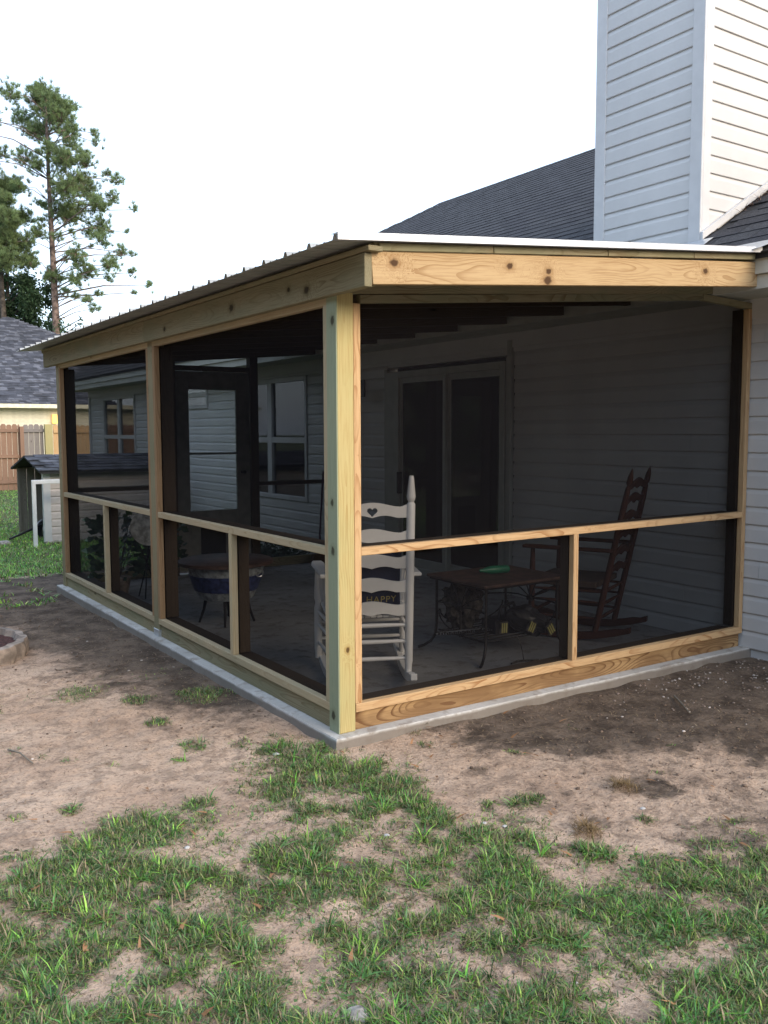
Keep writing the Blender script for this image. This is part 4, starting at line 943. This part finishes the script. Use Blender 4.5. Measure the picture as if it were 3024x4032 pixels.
# potted plants in the far bay
def leafplant(name, x,y,z,h,k,label,cat,mat=m_leafd):
    e = empty(name,(x,y,z),label,cat); lathe([(.07,0),(.10,.14),(.105,.15)],16).build('pot', m_ring, e, smooth=True, world=Matrix.Translation((x,y,z)))
    mb = MB()
    for i in range(k):
        a = random.uniform(0,6.28); r = random.uniform(.05,.22); zz = z+.15+random.random()*h; L=random.uniform(.05,.10)
        c = Vector((x+r*math.cos(a),y+r*math.sin(a),zz)); d=Vector((math.cos(a),math.sin(a),random.uniform(-.5,.6))).normalized(); s_=d.orthogonal().normalized()*L*.35
        mb.add([c,c+d*L*.5+s_,c+d*L,c+d*L*.5-s_],[(0,1,2,3)])
    mb.build('foliage', mat, e); mb = MB()
    for i in range(9):
        a=random.uniform(0,6.28); mb.tube([(x,y,z+.14),(x+.12*math.cos(a),y+.12*math.sin(a),z+.15+h*random.uniform(.5,1))],.004,4)
    mb.build('stem', m_barkd, e)
leafplant('potted_plant',.30,4.3,0,.55,260,'leafy dark plant in a pot at the far left end inside the porch','plant')
leafplant('potted_plant',.78,4.55,0,.45,200,'second leafy pot plant, nearer the screen door','plant')
o = lathe([(.02,0),(.13,.004),(.145,.012),(.15,.016)],32).build('glass_platter', m_tub, world=Matrix.Translation((.44,3.95,.60)) @ Matrix.Rotation(1.25,4,'X'), smooth=True); tag(o,'pale round platter standing upright in the far bay of the porch','platter')
ps = empty('plant_stand',(.45,4.0,0),'small black wire stand holding the round platter','plant stand')
mb = MB()
for q in range(3): a=q*2.09; mb.tube([(.45+.1*math.cos(a),4.0+.1*math.sin(a),0),(.45,4.0,.30),(.45+.06*math.cos(a+3),4.0+.06*math.sin(a+3),.455)],.006,5)
mb.build('legs', m_iron, ps)
for x,y in ((2.35,5.6),(2.75,5.9),(2.0,6.1)):
    pass
sh = empty('shrub',(2.55,5.75,-.1),'low dark shrub growing outside the rear screen against the house','shrub'); mb = MB()
for i in range(900):
    c = Vector((random.gauss(2.55,.22),random.gauss(5.75,.22),-.05+abs(random.gauss(0,.09)))); d=Vector((random.gauss(0,1),random.gauss(0,1),random.gauss(.4,.6))).normalized(); s_=d.orthogonal().normalized()*.014; L=.06
    mb.add([c,c+d*L*.5+s_,c+d*L,c+d*L*.5-s_],[(0,1,2,3)])
mb.build('foliage', m_leafd, sh); mb=MB()
for i in range(12): mb.tube([(2.5+random.gauss(0,.1),5.75,-.12),(2.5+random.gauss(0,.25),5.75+random.gauss(0,.2),.15)],.006,4)
mb.build('stem', m_barkd, sh)

# ------------------------------------------------------------------ planter ring at the left edge
ringo = empty('garden_ring',(-1.16,2.72,-.06),'weathered scalloped concrete edging ring filled with red mulch at the left edge','edging ring')
n_=72; vs=[]; fs=[]; cxr,cyr,R = -1.30,2.95,.50
for i in range(n_):
    a=2*math.pi*i/n_; sc=1+.035*abs(math.sin(a*9)); 
    for r_,z_ in ((R*sc,-.12),(R*sc+.012,-.01),(R*sc,.035),(R*sc-.05,.04),(R*sc-.065,.0),(R*sc-.065,-.12)):
        vs.append((cxr+r_*math.cos(a),cyr+r_*math.sin(a),z_))
for i in range(n_):
    for j in range(5): fs.append((i*6+j,((i+1)%n_)*6+j,((i+1)%n_)*6+j+1,i*6+j+1))
MB().add(vs,fs).build('edging', m_ring, ringo, smooth=True)
k=900; a=rng.uniform(0,6.28,k); r_=.42*np.sqrt(rng.random(k)); vs=[(cxr,cyr,.015)]+[(cxr+.45*math.cos(q*.1745),cyr+.45*math.sin(q*.1745),.0) for q in range(36)]
MB().add(vs,[(0,1+q,1+(q+1)%36) for q in range(36)]).build('mulch', m_mulch, ringo)

# ------------------------------------------------------------------ dog house behind the porch
dz = -.14; dh = empty('dog_house',(1.6,10.15,dz),'small vinyl sided dog house with a black shingle roof and an open gable end','dog house')
DX0,DX1,DY0,DY1,DH,DP = .82,2.50,9.33,10.95,.90,1.10; DYM=(DY0+DY1)/2
m_dogs = simple('beige_dog_house_siding', (.60,.535,.49), .55, var=.06)
dw = MB().box(DX0+.1,DX1,DY0,DY0+.03,dz+.06,DH).build('wall', m_dogs, dh)
k=0
while dz+.06+k*.105 < DH-.10: siding(dw,(DX0+.10,DY0-.001),(DX1,DY0-.001),(0,-1),dz+.06+k*.105,m_dogs,h=.105); k+=1
MB().box(DX0,DX0+.1,DY0-.024,DY0+.05,dz+.06,DH).build('corner_trim', m_trim, dh, bevel=.004)
for i in range(11):
    y=DY0+.04+i*.148
    if y < DY1-.05: continue
for i in range(14): bb('back_board', dh, DX0+.02+i*.12,DX0+.02+i*.12+.113,DY1-.02,DY1,dz+.02,DH+.0, m_shbd)
for i in range(13): bb('end_board', dh, DX1-.02,DX1,DY0+.04+i*.12,DY0+.04+i*.12+.113,dz+.02,DH+.05, m_shbd)
bb('post', dh, DX0,DX0+.04,DY1-.04,DY1,dz,DH, m_shbd); MB().box(.82,2.5,9.30,9.42,dz-.02,dz+.07).build('footing', m_stone, dh, bevel=.01)
drf = MB().add([(DX0-.06,DY0-.14,DH-.0),(DX1+.08,DY0-.14,DH-.0),(DX1+.08,DYM,DP),(DX0-.06,DYM,DP),(DX1+.08,DY1+.14,DH),(DX0-.06,DY1+.14,DH),
                (DX0-.06,DY0-.14,DH-.03),(DX1+.08,DY0-.14,DH-.03),(DX1+.08,DYM,DP-.03),(DX0-.06,DYM,DP-.03),(DX1+.08,DY1+.14,DH-.03),(DX0-.06,DY1+.14,DH-.03)],
               [(0,1,2,3),(3,2,4,5),(6,9,8,7),(9,11,10,8),(0,6,7,1),(0,3,9,6),(3,5,11,9),(1,7,8,2),(2,8,10,4),(5,4,10,11)]).build('roof', m_deck, dh)
dl = Vector((0,DYM-(DY0-.14),DP-DH)); DLn = dl.length; dl.normalize(); dn = Vector((0,-dl.z,dl.y))
for r in range(6):
    x = DX0-.08+(.14 if r%2 else 0)
    while x < DX1+.05:
        w_=min(.29,DX1+.09-x); s0=r*DLn/6; o_=Vector((x,DY0-.15,DH+.003))+dl*s0; t_=random.uniform(.009,.016)
        vs=[o_+dn*t_,o_+Vector((w_-.008,0,0))+dn*t_,o_+Vector((w_-.008,0,0))+dl*(DLn/6+.02)+dn*.004,o_+dl*(DLn/6+.02)+dn*.004,o_,o_+Vector((w_-.008,0,0))]
        MB().add(vs,[(0,1,2,3),(4,5,1,0)]).build('shingle', m_shin2, drf); x+=.29
o = MB().box(.59,.64,8.91,8.95,dz,.80).box(.64,1.15,8.91,8.95,.745,.80).build('white_frame', m_white, bevel=.004); tag(o,'bent white frame leaning at the mouth of the dog house','frame')
tl = empty('garden_tiller',(1.05,9.9,dz),'black wheeled garden machine with a red tank stored in the dog house','tiller')
for y in (9.62,10.02):
    mb=MB(); mb.tube([(1.02,y-.04,dz+.17),(1.02,y+.04,dz+.17)],.16,20); mb.build('wheel', m_black, tl, smooth=False, bevel=.012)
MB().box(1.0,1.35,9.68,9.96,dz+.18,.20).build('engine', m_black, tl, bevel=.02); MB().box(1.02,1.25,9.72,9.92,.20,.27).build('fuel_tank', simple('red_paint',(.25,.03,.02),.4), tl, bevel=.02)
tr_ = empty('string_trimmer',(.3,9.4,-.1),'black pole tool with a pale worn head lying out of the dog house','trimmer')
MB().tube([(.98,9.95,.12),(.42,9.60,-.04)],.016,8).build('pole', m_black, tr_, smooth=True); MB().box(.24,.40,9.36,9.58,-.13,-.05).build('head', m_stone, tr_, bevel=.02)

# ------------------------------------------------------------------ fences
def fence(name, x0, x1, y, top, mat, label, postx=(), dog=True, pw_=.14, gap=.008, posts=None):
    f_ = empty(name, (x0,y,-.12), label, 'fence'); x=x0; me_=None; cache={}
    i=0
    while x < x1-.03:
        w_=min(pw_,x1-x)-gap; key=round(w_,3)
        if key not in cache:
            ol=[(-w_/2,0),(w_/2,0),(w_/2,1-.025),(w_/2-.03,1.0),(-w_/2+.03,1.0),(-w_/2,1-.025)] if dog else [(-w_/2,0),(w_/2,0),(w_/2,1),(-w_/2,1)]
            H_=top+.12; pr_=prism([(a,b*H_) for a,b in ol],[],.018)
            # grain runs up the picket: swap axes so local X is the length
            cache[key]=mesh('picket',[(v[2],v[0],v[1]) for v in pr_.v],pr_.f,mat)
        o=bpy.data.objects.new('picket',cache[key]); put(o,f_,world=Matrix.Translation((x+w_/2,y+.03,-.12+random.uniform(-.012,.008))) @ Matrix(((0,1,0,0),(0,0,1,0),(1,0,0,0),(0,0,0,1))))
        x+=pw_+random.uniform(-.002,.004); i+=1
    for z in (.12,.80,top-.17): bb('rail', f_, x0,x1,y-.02,y+.018,z-.045,z+.045, mat)
    for px in postx: bb('post', f_, px-.05,px+.05,y-.12,y-.021,-.12,top-.06, posts or mat)
    return f_
fence('fence',-1.4,3.18,22.0,1.66,m_fred,'reddish brown dog eared picket fence at the left edge',postx=(-.9,1.2,3.20))
fence('fence',3.27,3.80,22.05,1.66,m_fgrey,'weathered grey picket fence section left of the new gate')
gt = fence('gate',4.04,5.30,22.0,1.64,m_fnew,'new yellow wooden gate beside the porch far corner',postx=(),pw_=.145); gt['category']='gate'
o = bb('gate_post', None, 3.80,4.00,21.9,22.04,-.12,1.66, wood('new_post',(.42,.38,.20),(.36,.28,.10),density=.4)); tag(o,'broad new yellow green post between the grey fence and the gate','post')
fence('fence',5.30,11.0,22.05,1.60,m_fgrey,'grey fence running on to the right behind the porch',postx=(5.4,7.8,10.2))

# ------------------------------------------------------------------ neighbour's house
nb = empty('neighbour_house',(7,33,-.1),'neighbouring cream sided house with a dark hipped roof beyond the fence','house')
NY=30.6; NX0,NX1=-8.0,22.0; NE=2.36
nw = MB().box(NX0+.5,NX1-.5,NY,NY+8,-.2,NE).build('wall', m_tan, nb)
for k in range(16):
    z=.0+k*.15
    siding(nw,(NX0+.5,NY-.001),(3.0,NY-.001),(0,-1),z,m_tan,.15); siding(nw,(3.0,NY-.001),(NX1-.5,NY-.001),(0,-1),z,m_tan,.15)
MB().box(NX0,NX1,NY-.52,NY,NE-.03,NE).build('soffit', m_tan, nb); MB().box(NX0,NX1,NY-.56,NY-.52,NE-.05,NE+.09).build('eave_fascia', simple('cream_fascia',(.70,.68,.52),.5), nb)
# hipped front slope with its apex to the left of the porch corner
AX, AZ = 5.95, 5.45; RB = NY-.56+8.1
nr = MB().add([(AX-8.2,NY-.56,NE+.09),(AX+8.2,NY-.56,NE+.09),(AX,NY+6.4,AZ+.85),(AX-8.2,NY+14,NE+.09),(AX+8.2,NY+14,NE+.09)],[(0,1,2),(3,0,2),(1,4,2)]).build('roof', m_deck, nb)
A0=Vector((AX,NY-.56,NE+.09)); up_=Vector((0,6.96,AZ+.85-NE-.09)); UL=up_.length; up_.normalize(); nn=Vector((0,-up_.z,up_.y)); mb=MB(); mb2=MB(); rws=int(UL/.145)
for r in range(rws):
    s0=r*.145; hw=8.2*(1-s0/UL); x=-hw+(.15 if r%2 else 0)-.1
    while x < min(hw,3.2):
        w_=random.choice((.16,.25,.33)); x1_=min(x+w_,hw); xs0=max(x,-hw)
        if x1_-xs0>.02:
            o_=A0+up_*s0+Vector((xs0,0,0)); t_=random.choice((.008,.014,.020)); q=Vector((x1_-xs0-.004,0,0))
            vs=[o_+nn*t_,o_+q+nn*t_,o_+q+up_*.15+nn*.004,o_+up_*.15+nn*.004,o_,o_+q]; (mb if random.random()<.72 else mb2).add(vs,[(0,1,2,3),(4,5,1,0)])
        x+=w_
m_sh3 = simple('neighbour_shingle_dark',(.050,.054,.068),.92,var=.3,scale=3); m_sh4 = simple('neighbour_shingle_light',(.105,.11,.13),.92,var=.3,scale=3)
o=mb.build('shingle_field', m_sh3, nr); o['kind']='stuff'; o=mb2.build('shingle_field', m_sh4, nr); o['kind']='stuff'
MB().box(6.06,6.24,NY-.16,NY-.04,1.76,2.10).build('wall_lamp', m_lamp, nb, bevel=.01)

# ------------------------------------------------------------------ trees
LAT = Vector((.832,-.555,0)); SC = .00563
def tz(by): return 17.18-.00541*by
def needle_tree(name, base, bx0, blobs, label, trunk, hgt, r0, bark, needles_per=36, tl=.20, dens=1.0):
    t = empty(name, base, label, 'tree'); base=Vector(base)
    bz=[]; k=12
    for i in range(k+1):
        q=i/k; bz.append(Vector((base.x+math.sin(q*5)*.06,base.y,base.z+hgt*q)))
    MB().tube(bz,[r0*(1-.82*(i/k)) for i in range(k+1)],10).build('trunk', bark, t, smooth=True)
    B=[];D=[];L=[];C_=[];lim=MB()
    for (x,y,r) in blobs:
        h=tz(y); lx=(x-bx0)*SC; rr=r*SC*1.25; dep=max(-1.3,min(1.3,random.gauss(0,1)))*(.55*abs(lx)+.5)
        c=base+LAT*lx+Vector((LAT.y*-1,LAT.x,0))*dep; c.z=h
        sz=max(base.z+1,min(base.z+hgt*.985,h-random.uniform(.15,.5)-.12*abs(lx))); s0=Vector((base.x,base.y,sz))
        mid=(s0+c)/2+Vector((0,0,random.uniform(-.02,.40))); lr=.014+.007*(c-s0).length
        lim.tube([s0,mid,c],[lr,lr*.7,lr*.3],5)
        n_=max(5,int((r/20)**2*7*dens))
        for q in range(n_):
            o_=Vector((random.gauss(0,.5),random.gauss(0,.5),random.gauss(0,.5)))*rr; p_=c+o_
            if random.random()<.5: lim.tube([c-Vector((0,0,rr*.3)),p_],[.012,.006],3)
            ax=(o_.normalized()*.5+Vector((0,0,.8))).normalized(); shade=random.uniform(.55,1.35)
            for w_ in range(needles_per):
                d=(ax+Vector((random.gauss(0,.6),random.gauss(0,.6),random.gauss(0,.6)))).normalized()
                B.append(p_); D.append(d); L.append(random.uniform(.6,1.1)*tl); C_.append(shade*random.uniform(.8,1.2))
    lim.build('branches', bark, t)
    B=np.array([b[:] for b in B]);D=np.array([d[:] for d in D]);L=np.array(L)[:,None];C_=np.array(C_)[:,None]
    sv=np.cross(D,rng.normal(0,1,D.shape)); sv/=np.linalg.norm(sv,axis=1,keepdims=True); wd=.0125
    v=np.stack([B-sv*wd*.5,B+sv*wd*.5,B+D*L+sv*wd*.3,B+D*L-sv*wd*.3],1).reshape(-1,3); n_=len(B)
    f=(np.arange(n_)[:,None]*4+np.array([[0,1,2,3]]))
    me=bpy.data.meshes.new('crown'); me.vertices.add(len(v)); me.vertices.foreach_set('co',v.ravel()); me.loops.add(f.size); me.loops.foreach_set('vertex_index',f.ravel()); me.polygons.add(n_); me.polygons.foreach_set('loop_start',np.arange(0,f.size,4)); me.update(calc_edges=True)
    cc=np.repeat(np.array([[.20,.27,.12]])*C_,4,0); a=me.color_attributes.new('Col','FLOAT_COLOR','POINT'); a.data.foreach_set('color',np.concatenate([cc,np.ones((len(cc),1))],1).astype(np.float32).ravel()); me.materials.append(m_needle)
    o=bpy.data.objects.new('crown',me); put(o,t); return t
TB=[(390,190,60),(330,240,80),(450,220,60),(340,170,25),(230,290,60),(160,350,60),(400,330,90),(560,280,45),(630,370,40),(690,420,30),(560,380,70),(300,420,70),(60,480,45),(120,520,55),(30,620,45),(240,470,40),(330,500,60),(500,470,60),(600,470,70),(725,520,30),(700,590,50),(640,640,40),(560,560,50),(220,700,60),(190,760,40),(380,820,50),(480,700,60),(560,760,80),(640,800,70),(740,780,60),(830,770,40),(850,820,30),(600,880,90),(680,940,60),(800,950,30),(640,1010,80),(560,990,50),(900,1010,32),(990,1040,25),(920,1160,28),(900,1210,16),(760,1060,60),(820,1100,40),(500,1120,70),(600,1130,80),(720,1160,60),(560,1190,50),(640,1230,50),(230,950,45),(180,940,30),(280,1040,30),(400,970,28),(370,1080,30),(380,1180,28),(370,1240,25),(350,1330,50),(290,1380,40),(300,1290,20),(770,1310,45),(850,1370,45),(920,1430,38),(970,1410,20),(600,1330,22),(640,1360,15),(520,1380,30),(590,1430,25),(470,1480,22),(540,1470,20),(300,1560,40),(640,1540,50),(720,1520,35),(680,1600,60),(640,1680,40),(850,1540,50),(920,1600,40),(960,1560,28),(1030,1630,28),(880,1680,28),(940,1710,20),(720,1770,22),(680,1750,28),(770,1790,14),(650,1820,28),(700,1880,32),(750,1870,22),(580,1800,25),(530,1780,28),(360,1630,55),(450,1650,45),(60,800,20),(110,770,15)]
needle_tree('pine_tree',(8.12,38,-.1),425,TB,'tall slender pine with a bare reddish trunk above the neighbouring roof',None,16.0,.24,m_bark)
TL=[(20,790,30),(60,930,60),(30,960,60),(100,900,50),(60,1100,70),(130,1130,60),(180,1090,30),(100,1200,70),(170,1240,60),(220,1290,35),(60,1300,60),(60,1400,80),(160,1370,60),(220,1420,50),(100,1500,80),(190,1500,60),(150,1560,70),(30,1250,60),(-60,1000,80),(-100,1150,90),(-80,1350,90),(-60,1500,90),(-160,1300,80),(-150,1450,90),(-20,860,50)]
needle_tree('pine_tree',(6.2,39.2,-.1),15,TL,'second pine with a dense dark crown, cut by the left edge of the picture',None,13.0,.22,m_barkd,dens=1.5)
def leaf_tree(name, base, bx0, blobs, label, hgt, size=.15, per=3.6, col=(.045,.085,.04)):
    t=empty(name,base,label,'tree'); base=Vector(base)
    MB().tube([base,base+Vector((.1,0,hgt*.5)),base+Vector((0,0,hgt*.9))],[.22,.16,.05],9).build('trunk', m_barkd, t, smooth=True)
    lim=MB(); P_=[];Cc=[]
    for (x,y,r) in blobs:
        h=tz(y); lx=(x-bx0)*SC; rr=r*SC; c=base+LAT*lx+Vector((.555,.832,0))*random.gauss(0,.7); c.z=h
        lim.tube([Vector((base.x,base.y,max(base.z+.5,h-.5-abs(lx)*.4))),c],[.05,.012],5); n_=int((r/10)**2*per*3.2)
        cl=random.uniform(.7,1.35)
        for q in range(n_): P_.append((c+Vector((random.gauss(0,.5),random.gauss(0,.5),random.gauss(0,.5)))*rr)[:]); Cc.append(cl*random.uniform(.6,1.4))
    lim.build('branches', m_barkd, t)
    B=np.array(P_); n_=len(B); D=rng.normal(0,1,(n_,3)); D/=np.linalg.norm(D,axis=1,keepdims=True); s_=np.cross(D,rng.normal(0,1,(n_,3))); s_/=np.linalg.norm(s_,axis=1,keepdims=True); Ls=rng.uniform(.6,1.2,(n_,1))*size
    v=np.stack([B,B+D*Ls*.5+s_*Ls*.3,B+D*Ls,B+D*Ls*.5-s_*Ls*.3],1).reshape(-1,3); f=np.arange(n_*4).reshape(-1,4)
    me=bpy.data.meshes.new('crown'); me.vertices.add(len(v)); me.vertices.foreach_set('co',v.ravel()); me.loops.add(f.size); me.loops.foreach_set('vertex_index',f.ravel()); me.polygons.add(n_); me.polygons.foreach_set('loop_start',np.arange(0,f.size,4)); me.update(calc_edges=True)
    cc=np.repeat(np.array([col])*np.array(Cc)[:,None],4,0); a=me.color_attributes.new('Col','FLOAT_COLOR','POINT'); a.data.foreach_set('color',np.concatenate([cc,np.ones((len(cc),1))],1).astype(np.float32).ravel()); me.materials.append(m_leaf)
    o=bpy.data.objects.new('crown',me); put(o,t)
leaf_tree('broadleaf_tree',(6.6,40.1,-.1),90,[(60,1650,90),(180,1650,80),(300,1680,70),(60,1780,90),(200,1780,90),(330,1790,80),(420,1720,50),(80,1900,90),(220,1900,90),(340,1900,80),(450,1830,50),(150,2020,90),(300,2000,70),(60,2080,80),(250,2100,80),(-60,1700,90),(-60,1850,90),(-60,2000,90),(-150,1800,90)],
          'dark leafy tree mass behind the pines at the left edge',10)
leaf_tree('broadleaf_tree',(8.54,38.9,-.1),500,[(480,1940,45),(530,2000,50),(570,2060,45),(510,2080,50),(460,2020,50),(430,1930,40),(600,1980,20),(585,1930,18),(400,2040,50)],
          'small airy green tree just right of the tall pine trunk',7,per=1.5,col=(.06,.11,.055))

# unseen trees added behind and left of the camera, sized to darken the porch
def shade_treeline(name,label,azs,dist,h0,k):
    P_=[];Cc=[]
    for i in range(k):
        az=math.radians(random.uniform(*azs)); d=dist*random.uniform(.95,1.25); hh=h0*(.75+.5*mnoise.noise(Vector((az*9,0,4)))+.25*mnoise.noise(Vector((az*37,0,9)))); z=hh*random.random()**.8
        P_.append((math.sin(az)*d,math.cos(az)*d,z-.2)); Cc.append(random.uniform(.6,1.4))
    B=np.array(P_); n_=len(B); D=rng.normal(0,1,(n_,3)); D/=np.linalg.norm(D,axis=1,keepdims=True); s_=np.cross(D,rng.normal(0,1,(n_,3))); s_/=np.linalg.norm(s_,axis=1,keepdims=True); Ls=rng.uniform(.5,1.1,(n_,1))*1.0
    v=np.stack([B,B+D*Ls*.5+s_*Ls*.35,B+D*Ls,B+D*Ls*.5-s_*Ls*.35],1).reshape(-1,3); f=np.arange(n_*4).reshape(-1,4)
    me=bpy.data.meshes.new(name); me.vertices.add(len(v)); me.vertices.foreach_set('co',v.ravel()); me.loops.add(f.size); me.loops.foreach_set('vertex_index',f.ravel()); me.polygons.add(n_); me.polygons.foreach_set('loop_start',np.arange(0,f.size,4)); me.update(calc_edges=True)
    cc=np.repeat(np.array([[.045,.075,.035]])*np.array(Cc)[:,None],4,0); a=me.color_attributes.new('Col','FLOAT_COLOR','POINT'); a.data.foreach_set('color',np.concatenate([cc,np.ones((len(cc),1))],1).astype(np.float32).ravel()); me.materials.append(m_leaf)
    o=bpy.data.objects.new(name,me); put(o); tag(o,label,'shade_woods',kind='stuff')
shade_treeline('shade_woods','unseen dense dark trees added along the left side of the yard for shade',(232,345),17,12.5,38000)
shade_treeline('shade_woods','unseen dark trees added behind the viewer for shade',(150,235),27,8.0,16000)
